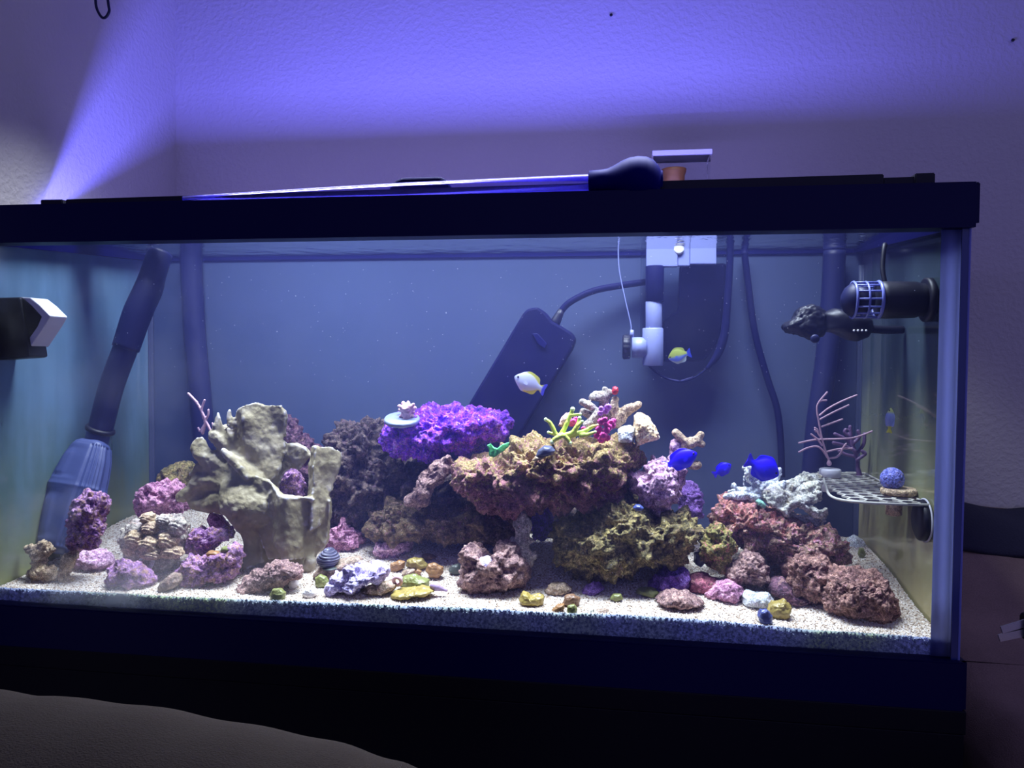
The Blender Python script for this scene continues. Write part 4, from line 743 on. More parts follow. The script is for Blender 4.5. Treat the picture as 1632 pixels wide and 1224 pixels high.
# ------------------------------------------------------------------ small stones, shells and snails on the sand
PEB = [
 (CN, [(668, 330), (680, 260), (740, 235), (785, 250), (775, 300), (720, 330)], 'amber', 'amber stone at the left of the yellow stone cluster'),
 (CN, [(810, 280), (820, 235), (870, 215), (940, 230), (975, 280), (930, 310), (860, 290)], 'yellow', 'mustard yellow stone at the back of the yellow stone cluster'),
 (CN, [(850, 225), (880, 185), (930, 185), (940, 225), (895, 240)], 'pearl', 'white chip lying on the mustard yellow stone'),
 (CN, [(985, 320), (1000, 275), (1060, 265), (1110, 300), (1115, 340), (1075, 388), (1015, 370)], 'amber', 'rounded amber brown stone right of the yellow stone cluster'),
 (CN, [(935, 215), (950, 185), (1010, 178), (1060, 205), (1040, 225), (970, 230)], 'brownshell', 'flat brown pebble behind the yellow stone cluster'),
 (CN, [(765, 430), (790, 380), (860, 365), (930, 390), (985, 405), (980, 455), (900, 465), (810, 465)], 'limey', 'olive yellow stone at the front of the yellow stone cluster'),
 (CN, [(690, 540), (720, 500), (820, 490), (930, 480), (1030, 490), (1000, 520), (860, 530), (760, 555)], 'yellow', 'flat pale yellow stone half buried before the cluster'),
 (CN, [(870, 340), (900, 310), (935, 330), (920, 365), (885, 370)], 'amber', 'tiny amber chip in the middle of the yellow cluster'),
 (CN, [(765, 340), (810, 310), (870, 320), (860, 360), (790, 370)], 'flatgrey', 'grey chip in the middle of the yellow cluster'),
 (CN, [(1180, 320), (1200, 280), (1250, 275), (1295, 315), (1280, 355), (1215, 355)], 'greystone', 'dark green grey pebble left of the two-humped brown rock'),
 (CN, [(20, 440), (25, 390), (60, 365), (105, 380), (130, 430), (105, 465), (50, 465)], 'limey', 'round green and white snail shell left of the lavender coral'),
 (C2, [(588, 1120), (600, 1092), (630, 1088), (655, 1110), (650, 1145), (615, 1155), (592, 1140)], 'limey', 'mossy green pebble in front of the cup coral'),
 (C2, [(678, 1070), (690, 1042), (715, 1042), (727, 1068), (705, 1090), (685, 1088)], 'pearl', 'white round shell at the foot of the cup coral'),
 (C2, [(750, 1110), (770, 1088), (800, 1085), (822, 1108), (805, 1132), (765, 1132)], 'pearl', 'peach white round shell left of the lavender coral'),
 (C2, [(970, 1100), (985, 1076), (1012, 1075), (1028, 1095), (1010, 1118), (980, 1118)], 'pearl', 'cream round shell in front of the lavender coral'),
 (CM, [(95, 245), (110, 210), (135, 210), (150, 228), (180, 220), (213, 230), (205, 270), (150, 272), (105, 265)], 'yellow', 'yellow saddle-shaped stone on the sand in mid tank'),
 (CM, [(315, 265), (330, 230), (370, 220), (400, 240), (395, 275), (345, 278)], 'brownshell', 'brown shell half above the lime pebble'),
 (CM, [(262, 302), (285, 275), (320, 272), (322, 298), (290, 312)], 'amber', 'flat tan shell piece left of the lime pebble'),
 (CM, [(340, 310), (345, 280), (375, 275), (390, 298), (375, 328), (350, 330)], 'limey', 'lime green pebble before the brown shell half'),
 (CM, [(292, 340), (300, 315), (330, 318), (338, 345), (315, 358), (297, 352)], 'brownshell', 'small brown striped snail near the front glass'),
 (CM, [(425, 335), (440, 312), (475, 308), (485, 328), (460, 345), (432, 345)], 'greystone', 'dark purple grey pebble near the front glass'),
 (CM, [(485, 330), (500, 302), (545, 300), (585, 325), (575, 348), (520, 348)], 'flatgrey', 'tan and green pebble near the front glass'),
 (CM, [(700, 210), (720, 190), (770, 185), (818, 205), (805, 225), (745, 225)], 'limey', 'green clam shell half beside the purple rock'),
 (CM, [(805, 245), (850, 215), (900, 205), (960, 215), (1000, 235), (1045, 262), (960, 275), (880, 272)], 'brown2', 'flat brown shell pile before the purple rock'),
 (CM, [(1380, 300), (1410, 265), (1465, 250), (1500, 285), (1490, 330), (1430, 335), (1390, 325)], 'yellow', 'yellow nugget beside the white rock'),
 (CM, [(1333, 330), (1345, 300), (1375, 298), (1402, 330), (1398, 362), (1370, 368), (1342, 355)], 'bluebead', 'slate blue round snail next to the yellow nugget'),
 (CM, [(1290, 380), (1310, 365), (1345, 368), (1372, 385), (1350, 405), (1305, 400)], 'flatgrey', 'pinkish shell chip below the slate blue snail'),
 (CM, [(230, 200), (260, 165), (320, 165), (360, 190), (330, 212), (260, 212)], 'flatgrey', 'pale green flat stone right of the two-humped rock'),
 (CM, [(565, 240), (580, 215), (615, 218), (625, 240), (595, 255)], 'limey', 'tiny pale lime chip on the open sand'),
 (C5, [(905, 660), (912, 638), (928, 640), (937, 665), (925, 682), (910, 678)], 'limey', 'tiny olive snail at the foot of the right end pane'),
 (CN, [(430, 490), (520, 440), (640, 420), (700, 440), (690, 490), (560, 520), (460, 515)], 'flatgrey', 'grey green flat stone between lavender coral and yellow stones'),
]
for i, (cr, pts, m, lab) in enumerate(PEB):
    mx_, my_ = sum(p[0] for p in pts)/len(pts), sum(p[1] for p in pts)/len(pts); pts = [(mx_+(x-mx_)*1.16, my_+(y-my_)*1.16) for x, y in pts]
    px = cr(pts); cx_ = sum(p[0] for p in px)/len(px); bt = max(p[1] for p in px); wd = (max(p[0] for p in px)-min(p[0] for p in px))*0.00062/2
    y = ground(cx_, bt)[1]
    nm = 'snail' if 'snail' in lab else ('shell' if 'shell' in lab else 'pebble')
    R_(nm, cr, pts, m, lab, max(0.003, wd*0.75), y+0.002, level=5, cat=nm if nm != 'pebble' else 'pebble', rough=0.12, feat=0.006, fine=0.3)
# ring shell
p = at(*CN([(725, 415)])[0], 0.040); rg = []
for k in range(24):
    t = 2*math.pi*k/24; rg.append(p+np.array([0.0037*math.cos(t), -0.001*math.sin(t), 0.0040*math.sin(t)]))
V_, F_ = tube_geo(np.array(rg+[rg[0]]), 0.0019, 8, False); tag(mk('shell', V_, F_, M['palepink']), 'orange pink ring-shaped shell in the yellow stone cluster', 'shell')
# cone snail
a_ = at(*CN([(1010, 455)])[0], 0.036); b_ = at(*CN([(1160, 500)])[0], 0.036)
tag(tube('shell', [a_, (a_*2+b_)/3+np.array([0, 0, 0.0005]), b_], [0.0016, 0.0042, 0.0006], skin('lilac_shell', (150, 126, 160)), n=14), 'lilac spindle shell right of the flat yellow stone', 'shell')
# turban snail with ribs
ts = empty('turban_snail', at(*C3([(75, 950)])[0], 0.062), 'dark grey banded turban snail right of the cup coral foot', 'snail')
q = at(*C3([(75, 930)])[0], 0.062); mp = m_per_px(523, 890, 0.062)/3.22
V_, F_ = ico(5); th = V_[:, 2]; rr_ = 1+0.05*np.sin(th*26+V_[:, 0]*3)
VV = V_*rr_[:, None]*np.array([56*mp, 0.014, 52*mp]); VV[:, 0] *= np.where(VV[:, 2] > 0, 1-0.5*VV[:, 2]/(52*mp), 1.0)
def banded():
    t = NT('banded_grey_shell'); pz = t.n('ShaderNodeSeparateXYZ', {0: t.n('ShaderNodeTexCoord').outputs['Object']}).outputs[2]
    w = t.math('SINE', t.math('MULTIPLY', pz, 2600.0)); c = t.ramp(t.math('ADD', t.math('MULTIPLY', w, 0.5), 0.5), [(0.6, lin((62, 62, 84))), (0.95, lin((112, 110, 130)))])
    return t.surf(t.n('ShaderNodeBsdfPrincipled', {'Base Color': c, 'Roughness': 0.4}).outputs[0])
mk('shell', q+VV, F_, banded(), ts)
mk('foot', q+np.array([0.004, -0.004, -46*mp])+ico(4)[0]*np.array([40*mp, 0.010, 9*mp]), ico(4)[1], M['greystone'], ts)
R_('shell', C4, [(798, 672), (815, 656), (840, 658), (858, 675), (845, 690), (815, 690)], 'bluebead', 'tiny blue shell on top of the olive green rock', 0.005, 0.065, level=4, cat='shell', rough=0.05)
R_('live_rock', C3, [(835, 985), (850, 935), (890, 925), (935, 945), (930, 985), (880, 1000)], 'lavender', 'lavender crust chip in the saddle of the two-humped rock', 0.012, 0.050, level=5, rough=0.15)
# ------------------------------------------------------------------ fish
def fish_mat(name):
    t = NT(name); c = t.n('ShaderNodeAttribute', attribute_name='hue').outputs['Color']
    return t.surf(t.n('ShaderNodeBsdfPrincipled', {'Base Color': c, 'Roughness': 0.4, 'Specular IOR Level': 0.4}).outputs[0])
M['fish'] = fish_mat('fish_scales'); M['eye'] = plain('black_eye', (10, 10, 14), 0.1)
def fish(name, label, nose_px, tail_px, Y, H, W_, hue, dy=0.0, group=None, up=(0, 0, 1), belly=1.0, fork=0.5, parts=True):
    a = at(*nose_px, Y-dy/2); b = at(*tail_px, Y+dy/2); Lg = float(np.linalg.norm(a-b)); fx = (a-b)/Lg
    upv = np.array(up, float); fz = upv-fx*(upv@fx); fz /= np.linalg.norm(fz); fy = np.cross(fz, fx)
    s = np.array([0, .03, .08, .15, .24, .34, .44, .54, .63, .70, .76, .81, .86, .92, 1.0])
    hb = np.array([.03, .12, .22, .33, .43, .49, .49, .44, .34, .24, .16, .13, .12, .10, .08])
    uf = np.array([0, 0, 0, .01, .06, .11, .12, .13, .17, .17, .06, .01, .06, .20, .34])
    lf = np.array([0, 0, 0, 0, .02, .10, .05, .10, .20, .19, .06, .01, .06, .20, .34])
    w = np.array([.03, .20, .42, .66, .88, 1, .98, .84, .62, .40, .26, .18, .10, .06, .04])
    V_, hues = [], []; ring = None
    for k in range(len(s)):
        top, bot = hb[k], -hb[k]*belly; T_, B_ = top+uf[k], bot-lf[k]; e = 0.05*w[k]+0.012
        half = [(0, T_), (e, T_-0.03*uf[k]), (e*1.3+.06*w[k], top), (.45*w[k], top*.86), (.80*w[k], top*.55), (1.0*w[k], top*.12), (.95*w[k], bot*.35), (.72*w[k], bot*.68), (.4*w[k], bot*.9), (e*1.3+.05*w[k], bot), (e, B_+0.03*lf[k]), (0, B_)]
        pts = half+[(-y, z) for y, z in half[-2:0:-1]]; ring = len(pts)
        for y, z in pts:
            xx = s[k]
            if k >= len(s)-2: xx += (abs(z)/0.42-0.5)*fork*(0.06 if k == len(s)-2 else 0.16)
            elif k in (8, 9) and abs(z) > hb[k]*1.05: xx += 0.05
            V_.append(a-fx*(xx*Lg)+fy*(y*W_*Lg)+fz*(z*H*Lg)); hues.append(hue(s[k], z, hb[k]))
    n = len(s); F_ = [[i*ring+k, i*ring+(k+1) % ring, (i+1)*ring+(k+1) % ring, (i+1)*ring+k] for i in range(n-1) for k in range(ring)]
    F_ += [list(range(ring))[::-1], [(n-1)*ring+k for k in range(ring)]]
    c = a*0.6+b*0.4; e = empty(name, c, label, 'fish', group)
    body = mk('body', V_, F_, M['fish'], e); at_ = body.data.color_attributes.new('hue', 'FLOAT_COLOR', 'POINT')
    for i, h in enumerate(hues): at_.data[i].color = lin(h)
    ss = body.modifiers.new('s', 'SUBSURF'); ss.levels = 1; ss.render_levels = 2
    for sg in (-1, 1):
        p = a-fx*(0.10*Lg)+fy*(sg*0.50*W_*Lg)+fz*(0.055*H*Lg)
        mk('eye', p+ico(3)[0]*0.030*Lg, ico(3)[1], M['eye'], e)
        p0 = a-fx*(0.30*Lg)+fy*(sg*1.0*W_*Lg)-fz*(0.06*H*Lg)
        q = [p0, p0-fx*.05*Lg+fz*.05*Lg+fy*sg*.010*Lg, p0-fx*.14*Lg+fz*.02*Lg+fy*sg*.03*Lg, p0-fx*.13*Lg-fz*.05*Lg+fy*sg*.03*Lg, p0-fx*.04*Lg-fz*.05*Lg+fy*sg*.010*Lg]
        th_ = fy*sg*0.006*Lg; n_ = len(q)
        pf = mk('pectoral_fin', [*q, *[x+th_ for x in q]], [list(range(n_)), list(range(n_, 2*n_))[::-1]]+[[k, (k+1) % n_, n_+(k+1) % n_, n_+k] for k in range(n_)], M['fish'], e, False)
        ca = pf.data.color_attributes.new('hue', 'FLOAT_COLOR', 'POINT')
        for d_ in ca.data: d_.color = lin(hue(0.4, -0.2, 0.5))
    return e
def h_yb(s, z, hb):
    if s > .88: return (70, 70, 220)
    if z < -hb*0.98 and s > .4: return (232, 220, 60)
    if z > hb*0.95 and s > .25: return (214, 214, 90)
    return (206, 212, 250) if z > -hb*.6 else (226, 228, 236)
def h_lime(s, z, hb):
    if s > .84: return (60, 80, 220)
    return (196, 214, 90) if z > hb*0.1 else (120, 150, 240) if z > -hb*.7 else (190, 210, 200)
def h_blue(s, z, hb): return (34, 0, 255) if s < .9 else (52, 22, 230)
def h_tail(s, z, hb):
    if s > .72: return (226, 224, 60)
    return (150, 165, 215) if s > .2 else (196, 206, 120)
fish('damselfish', 'pale blue and yellow damselfish swimming before the tilted black box', (820, 600), (869, 622), 0.150, 0.54, 0.10, h_yb, dy=0.006)
fish('damselfish', 'lime yellow damselfish swimming before the clear skimmer box', (1065, 571), (1101, 562), 0.150, 0.62, 0.10, h_lime, dy=-0.004)
fish('damselfish', 'royal blue damselfish beside the bone-like coral branch, leftmost of three blue ones', (1111, 722), (1058, 744), 0.095, 0.50, 0.11, h_blue, group=None)
fish('damselfish', 'smallest royal blue damselfish, the middle of the three blue ones', (1165, 740), (1137, 757), 0.150, 0.56, 0.11, h_blue)
fish('damselfish', 'deep-bodied royal blue damselfish in front of the white antler coral', (1241, 758), (1190, 733), 0.085, 0.66, 0.11, h_blue)
fish('damselfish', 'small yellow-tailed damselfish nosing up near the right end pane', (1420, 650), (1417, 690), 0.120, 0.36, 0.12, h_tail, up=(-0.6, 0.7, 0))

# ------------------------------------------------------------------ equipment inside the tank
# canister filter intake at the left
fi = empty('filter_intake', at(120, 870, 0.165), 'dark blue grey filter intake tube with big ribbed strainer, at the left end', 'filter')
YI = 0.125
tube('tube', [at(159, 688, YI), at(178, 615, YI+.004), at(204, 545, YI+.008)], 0.0135, M['navy'], fi, seg=24)
tube('flexible_hose', [at(200, 556, YI+.008), at(219, 500, YI+.014), at(236, 462, YI+.022), at(243, 440, YI+.03), at(255, 404, YI+.042)], [0.0150, 0.0160, 0.0158, 0.0145, 0.0140], M['navy'], fi, seg=24)
lathe('collar', at(161, 681, YI), at(155, 700, YI)-at(161, 681, YI), [(0, .0136), (.001, .0158), (.003, .0164), (.005, .0158), (.006, .0136)], M['black'], fi)
lathe('neck', at(157, 690, YI), at(153, 708, YI)-at(157, 690, YI), [(0, .0125), (.012, .0130), (.016, .0140)], M['strain'], fi)
A0, A1 = at(150, 703, YI-.006), at(88, 882, YI-.055); ax = (A1-A0)/np.linalg.norm(A1-A0); Ls = np.linalg.norm(A1-A0)
bx = np.cross(ax, [0, 1, 0]); bx /= np.linalg.norm(bx); by = np.cross(bx, ax)
if bx[0] < 0: bx = -bx
prof = [(0, .46), (.02, .62), (.06, .74), (.18, .90), (.32, 1.0), (.40, 1.04), (.43, 1.08), (.46, 1.04), (.60, .98), (.78, .86), (.90, .76), (.96, .66), (.99, .50), (1.0, .3)]
V_, NS = [], 96; Rx, Ry = 0.0275, 0.020
st2 = np.interp(np.linspace(0, 1, 60), np.linspace(0, 1, len(prof)), [p[0] for p in prof])
for sx in st2:
    r_ = np.interp(sx, [p[0] for p in prof], [p[1] for p in prof])
    for k in range(NS):
        t = 2*math.pi*k/NS; c_, s_ = math.cos(t), math.sin(t); e_ = 0.55
        x_ = abs(c_)**e_*math.copysign(1, c_); y_ = abs(s_)**e_*math.copysign(1, s_)
        gro = 0.0
        if 0.05 < sx < 0.93 and c_ > 0.12: gro = 0.10 if (k % 4) in (0, 1) else 0.0
        elif s_ < 0 and -.80 < c_ < .06 and (.08 < sx < .37 or .49 < sx < .88): gro = 0.0 if (-.62 < c_ < -.14 and (.12 < sx < .34 or .53 < sx < .84)) else 0.05
        V_.append(A0+ax*(sx*Ls)+bx*(x_*Rx*r_*(1-gro))+by*(y_*Ry*r_*(1-gro)))
F_ = [[i*NS+k, i*NS+(k+1) % NS, (i+1)*NS+(k+1) % NS, (i+1)*NS+k] for i in range(59) for k in range(NS)]+[list(range(NS))[::-1], [59*NS+k for k in range(NS)]]
mk('strainer', V_, F_, M['strain'], fi)
# second hose behind
ho = tube('return_hose', [at(304, 402, .262), at(306, 450, .262), at(311, 540, .260), at(320, 640, .257), at(326, 720, .255)], 0.0140, M['navy'], seg=20)
tag(ho, 'dark blue return hose hanging against the back pane, left of centre', 'hose')
# tilted black box with its cord
hb_ = empty('heater_box', at(780, 700, .245), 'flat black tilted box standing behind the rock pile with a cord', 'heater')
prism('body', [(833, 500), (840, 492), (856, 489), (868, 497), (880, 512), (893, 519), (912, 531), (917, 541), (912, 556), (800, 742), (692, 735)], 0.235, 0.262, M['uwblack'], hb_, 0.003, 0.235)
prism('label_clip', [(848, 532), (856, 531), (872, 548), (868, 556), (858, 549)], 0.2325, 0.235, M['trim'], hb_, 0.0008)
tube('cord', [at(884, 517, .245), at(892, 500, .246), at(908, 482, .247), at(945, 464, .25), at(990, 455, .256), at(1032, 449, .262)], 0.0040, M['uwblack'], hb_, seg=10)
lathe('strain_relief', at(882, 520, .245), at(893, 498, .246)-at(882, 520, .245), [(0, .0068), (.008, .0060), (.016, .0048), (.022, .0040)], M['black'], hb_, seg=16)
# hang-on skimmer
sk = empty('protein_skimmer', at(1090, 600, .25), 'hang-on protein skimmer with white pipes and round-bottomed clear box', 'skimmer')
YS = 0.246
ol = [(1022, 372), (1164, 372), (1163, 420), (1158, 500), (1153, 540), (1142, 568), (1126, 588), (1108, 601), (1086, 608), (1064, 604), (1044, 592), (1028, 574), (1020, 545)]
M['acrylic'] = glass_mat('clear_acrylic', (0.96, 0.97, 0.99), ior=1.15)
prism('clear_box', ol, YS, YS+0.024, M['acrylic'], sk, 0.002)
pp = [at(x, y, YS) for x, y in ol[1:]]
tube('right_edge', pp[:6], [.0042, .0042, .0045, .0050, .0046, .0020], M['uwblack'], sk, n=40, seg=10)
tube('bottom_edge', pp[5:], .0010, M['uwblack'], sk, n=40, seg=8)
prism('pump_body', [(1084, 421), (1158, 419), (1156, 480), (1152, 522), (1140, 552), (1122, 576), (1058, 577), (1056, 512), (1070, 500), (1080, 495)], YS+.004, YS+.020, M['uwblack'], sk, 0.003)
def prism_s(name, pts, y0, y1, m, bev): return prism(name, pts, y0, y1, m, sk, bev)
prism_s('bracket', [(1030, 374), (1080, 374), (1080, 425), (1030, 425)], YS-.012, YS-.002, M['white'], .001)
prism_s('bracket', [(1080, 374), (1100, 374), (1100, 424), (1080, 424)], YS-.010, YS-.002, M['white'], .001)
prism_s('bracket', [(1100, 374), (1142, 374), (1142, 421), (1100, 421)], YS-.013, YS-.002, M['white'], .001)
lathe('screw', at(1082, 398, YS-.010), (0, -1, 0), [(0, .0058), (.002, .0058), (.0028, .004), (.0028, 0)], M['palewhite'], sk, 20)
yc = YS-.009
def vpipe(name, x0, x1, y0, y1, m):
    xm = (x0+x1)/2; r_ = (x1-x0)/2*m_per_px(xm, (y0+y1)/2, yc); lathe(name, at(xm, y0, yc), at(xm, y1, yc)-at(xm, y0, yc), [(0, r_*.94), (.001, r_), (np.linalg.norm(at(xm, y1, yc)-at(xm, y0, yc))-.001, r_), (np.linalg.norm(at(xm, y1, yc)-at(xm, y0, yc)), r_*.94)], m, sk, 28)
vpipe('black_pipe', 1029, 1058, 424, 481, M['uwblack']); vpipe('white_pipe', 1029, 1055, 480, 530, M['white']); vpipe('tee', 1024, 1057, 523, 583, M['white'])
r_ = 16.5*m_per_px(1010, 553, yc)
lathe('tee_arm', at(1030, 554, yc), (-1, 0, 0), [(0, r_), (.0165, r_), (.0165, 0)], M['white'], sk, 28)
c0 = at(1005, 553, yc); NS = 60; V_ = []
for d, rr_ in ((0, 1.0), (.001, 1.12), (.008, 1.14), (.0095, 1.05), (.0095, .5)):
    for k in range(NS):
        t = 2*math.pi*k/NS; q_ = r_*rr_*(1+(0.06 if (k//2) % 2 and .0005 < d < .009 else 0)); V_.append(c0+np.array([-d, q_*math.cos(t), q_*math.sin(t)]))
F_ = [[i*NS+k, i*NS+(k+1) % NS, (i+1)*NS+(k+1) % NS, (i+1)*NS+k] for i in range(4) for k in range(NS)]+[list(range(NS))[::-1], [4*NS+k for k in range(NS)]]
mk('ribbed_cap', V_, F_, M['black'], sk)
lathe('nipple', at(1007, 538, yc), (0, 0, 1), [(0, .0026), (.009, .0022)], M['white'], sk, 12)
tube('air_line', [at(985, 382, yc), at(987, 430, yc), at(997, 480, yc), at(1005, 515, yc), at(1006, 528, yc)], .0007, M['white'], sk, seg=8)
# cup box hooked over the back rim
x0, x1 = at(1040, 280, D+.02)[0], at(1131, 280, D+.02)[0]; zc0, zc1 = at(1085, 300, D+.02)[2]-.02, at(1085, 250, D+.02)[2]
bmx = box(x0, x1, D+.012, D+.050, zc0, zc1, .001); cbx = mk_bm('collection_box', bmx, M['acrylic'], sk)
mk_bm('box_lid', box(x0-.001, x1+.002, D+.010, D+.052, zc1, zc1+.0065, .001), M['palewhite'], cbx)
xa, xb = at(1056, 280, D+.02)[0], at(1094, 280, D+.02)[0]
lathe('cup', ((xa+xb)/2, D+.031, zc0+.012), (0, 0, 1), [(0, (xb-xa)/2*.9), (.026, (xb-xa)/2*.92), (.030, (xb-xa)/2*1.02), (.034, (xb-xa)/2*1.05), (.0345, 0)], M['orange'], cbx, 28)
# hoses and cords at the back right
tube('power_cord', [at(1186, 400, .262), at(1192, 450, .262), at(1203, 530, .262), at(1222, 600, .262), at(1238, 650, .262), at(1244, 700, .262), at(1246, 760, .262)], .0040, M['uwblack'], sk, seg=10)
tag(tube('return_hose', [at(1330, 400, .258), at(1326, 480, .258), at(1316, 580, .256), at(1302, 680, .254), at(1292, 790, .252)], .0125, M['navy'], seg=20), 'broad dark hose against the back pane behind the right sea fan', 'hose')
# right powerhead
ph = empty('powerhead', at(1440, 478, .06), 'black round powerhead with lit cage, stuck high on the right end pane', 'pump')
YP = .062; pc_ = at(1402, 478, YP); zc_ = pc_[2]; xl = at(1340, 478, YP)[0]; xe = W-g-.001
lathe('motor', (pc_[0], YP, zc_), (1, 0, 0), [(-.002, .0), (-.002, .0165), (.004, .0172), (.03, .0165), (.034, .0150), (xe-pc_[0]-.004, .0150), (xe-pc_[0]-.004, 0)], M['black'], ph)
lathe('magnet', (xe-.006, YP, zc_), (1, 0, 0), [(0, .018), (.001, .020), (.0055, .020), (.006, .0)], M['black'], ph)
M['cage'] = plain('clear_violet_cage', (120, 128, 200), 0.25, spec=0.6)
lathe('dome', (xl, YP, zc_), (1, 0, 0), [(0, .001), (.001, .006), (.004, .0115), (.008, .0148), (.011, .0158), (.0115, .0150)], M['navy'], ph)
cage = None
for xx, rr_ in ((xl+.0105, .0012), (xl+.021, .0010), (pc_[0]-.0015, .0016)):
    V_, F_ = tube_geo(np.array([(xx, YP+.0164*math.cos(t), zc_+.0164*math.sin(t)) for t in np.linspace(0, 2*math.pi, 41)]), rr_, 8, False)
    o_ = mk('cage' if cage is None else 'cage_ring', V_, F_, M['cage'], cage or ph); cage = cage or o_
for k in range(14):
    t = 2*math.pi*k/14; y_, z_ = YP+.0162*math.cos(t), zc_+.0162*math.sin(t)
    tube('cage_bar', [(xl+.010, y_, z_), (pc_[0]-.001, y_, z_)], .0009, M['cage'], cage, n=2, seg=6)
lathe('rotor', (xl+.010, YP, zc_), (1, 0, 0), [(0, .004), (.002, .0125), (.012, .0125), (.018, .008)], M['navy'], ph)
tube('cord', [(pc_[0]+.004, YP, zc_+.016), (pc_[0]+.003, YP+.004, zc_+.03), (pc_[0]+.006, YP+.01, zc_+.05), (pc_[0]+.01, YP+.02, ZT-.002)], .0022, M['black'], ph, seg=8)
# second pump: duckbill nozzle
nz_ = empty('circulation_pump', at(1320, 515, .115), 'black duckbill circulation pump below and left of the lit powerhead', 'pump')
rock('nozzle', C6, [(855, 372), (868, 358), (890, 345), (905, 318), (935, 295), (970, 286), (1010, 295), (1040, 325), (1040, 385), (1010, 415), (975, 430), (950, 425), (920, 408), (890, 395), (862, 388)], 'black', None, 0.016, .115, level=5, parent=nz_, rough=0.10, feat=0.012, fine=0.5)
rock('housing', C6, [(1015, 320), (1060, 300), (1120, 310), (1180, 322), (1212, 345), (1218, 380), (1195, 415), (1150, 430), (1110, 425), (1060, 400), (1020, 390)], 'black', None, 0.017, .112, level=5, parent=nz_, rough=0.03)
for x in (1140, 1156, 1172, 1188):
    p = at(*C6([(x, 388)])[0], .094); mk('indicator', p+ico(2)[0]*.0011, ico(2)[1], M['palewhite'], nz_)
p = at(*C6([(985, 420)])[0], .100); lathe('knob', p, (0, -1, 0), [(0, .0042), (.002, .0042), (.003, .003), (.003, 0)], M['navy'], nz_, 16)
tube('arm', [at(*C6([(1190, 380)])[0], .112), at(*C6([(1260, 385)])[0], .118), at(*C6([(1330, 385)])[0], .128)], .004, M['black'], nz_, seg=10)
# left powerhead block, on the left end pane
lp = empty('powerhead', at(0, 520, .045), 'faceted black powerhead with white rim on the left end pane', 'pump')
CQ = crop(0, 430, 7.2)
prism('body', CQ([(-420, 330), (225, 312), (285, 640), (342, 1000), (300, 1010), (-420, 1060)]), .014, .040, M['black'], lp, .002)
prism('nose', CQ([(215, 320), (250, 315), (360, 410), (475, 535), (430, 640), (325, 790), (300, 780), (250, 600)]), .017, .040, M['black'], lp, .0015)
prism('rim', CQ([(225, 312), (345, 318), (450, 400), (578, 528), (520, 630), (350, 885), (318, 800), (420, 660), (470, 540), (360, 420), (280, 345)]), .018, .043, M['palewhite'], lp, .001)

# frag rack on the right end pane
fr_ = empty('frag_rack', at(1400, 775, .1), 'pale honeycomb frag rack held to the right end pane by a magnet', 'rack')
zr = at(1482, 797, .070)[2]; cor = [atz(x, y, zr) for x, y in ((1312, 752), (1330, 741), (1400, 739), (1458, 765), (1488, 797), (1478, 803), (1340, 795), (1316, 772))]
poly = np.array([(c[0], min(max(c[1], .03), .24)) for c in cor]); pcx = poly.mean(0)
def inside(p):
    r = False
    for a, b in zip(poly, np.roll(poly, -1, 0)):
        if (a[1] > p[1]) != (b[1] > p[1]) and p[0] < (b[0]-a[0])*(p[1]-a[1])/(b[1]-a[1]+1e-12)+a[0]: r = not r
    return r
bm = bmesh.new(); hx = .0096; cache = {}
def gv(x, y):
    k = (round(x*1e5), round(y*1e5))
    if k not in cache: cache[k] = bm.verts.new((x, y, zr))
    return cache[k]
for i in range(-20, 21):
    for j in range(-20, 21):
        cx_, cy_ = pcx[0]+hx*1.5*i, pcx[1]+hx*math.sqrt(3)*(j+0.5*(i % 2))
        if not inside((cx_, cy_)) or cx_+hx > W-g-.001: continue
        o_ = [gv(cx_+hx*math.cos(math.pi/3*k), cy_+hx*math.sin(math.pi/3*k)) for k in range(6)]
        n_ = [bm.verts.new((cx_+hx*.76*math.cos(math.pi/3*k), cy_+hx*.76*math.sin(math.pi/3*k), zr)) for k in range(6)]
        for k in range(6): bm.faces.new((o_[k], o_[(k+1) % 6], n_[(k+1) % 6], n_[k]))
r = bmesh.ops.extrude_face_region(bm, geom=bm.faces[:])
for v in [g_ for g_ in r['geom'] if isinstance(g_, bmesh.types.BMVert)]: v.co.z -= .0016
M['rack'] = plain('pale_algae_stained_plastic', (176, 174, 166), 0.4, var=0.15)
mk_bm('honeycomb_tray', bm, M['rack'], fr_)
pl = np.array([(x, y, zr-.001) for x, y in poly]); pl = spline(list(pl)+[pl[0]], 60); pl[:, 0] = np.minimum(pl[:, 0], W-g-.002)
V_, F_ = tube_geo(pl, .0013, 8, False); mk('tray_rim', V_, F_, M['rack'], fr_)
pm_ = at(1470, 829, .060); lathe('magnet', (W-g-.0085, pm_[1], pm_[2]), (1, 0, 0), [(0, 0), (0, .015), (.0015, .0185), (.007, .0185), (.008, .017), (.008, 0)], M['black'], fr_)
V_, F_ = tube_geo(np.array([(W-g-.002, pm_[1]+.0192*math.cos(t), pm_[2]+.0192*math.sin(t)) for t in np.linspace(0, 2*math.pi, 41)]), .0009, 8, False); mk('magnet_ring', V_, F_, M['palewhite'], fr_)
def onrack(px, py): return atz(px, py, zr)
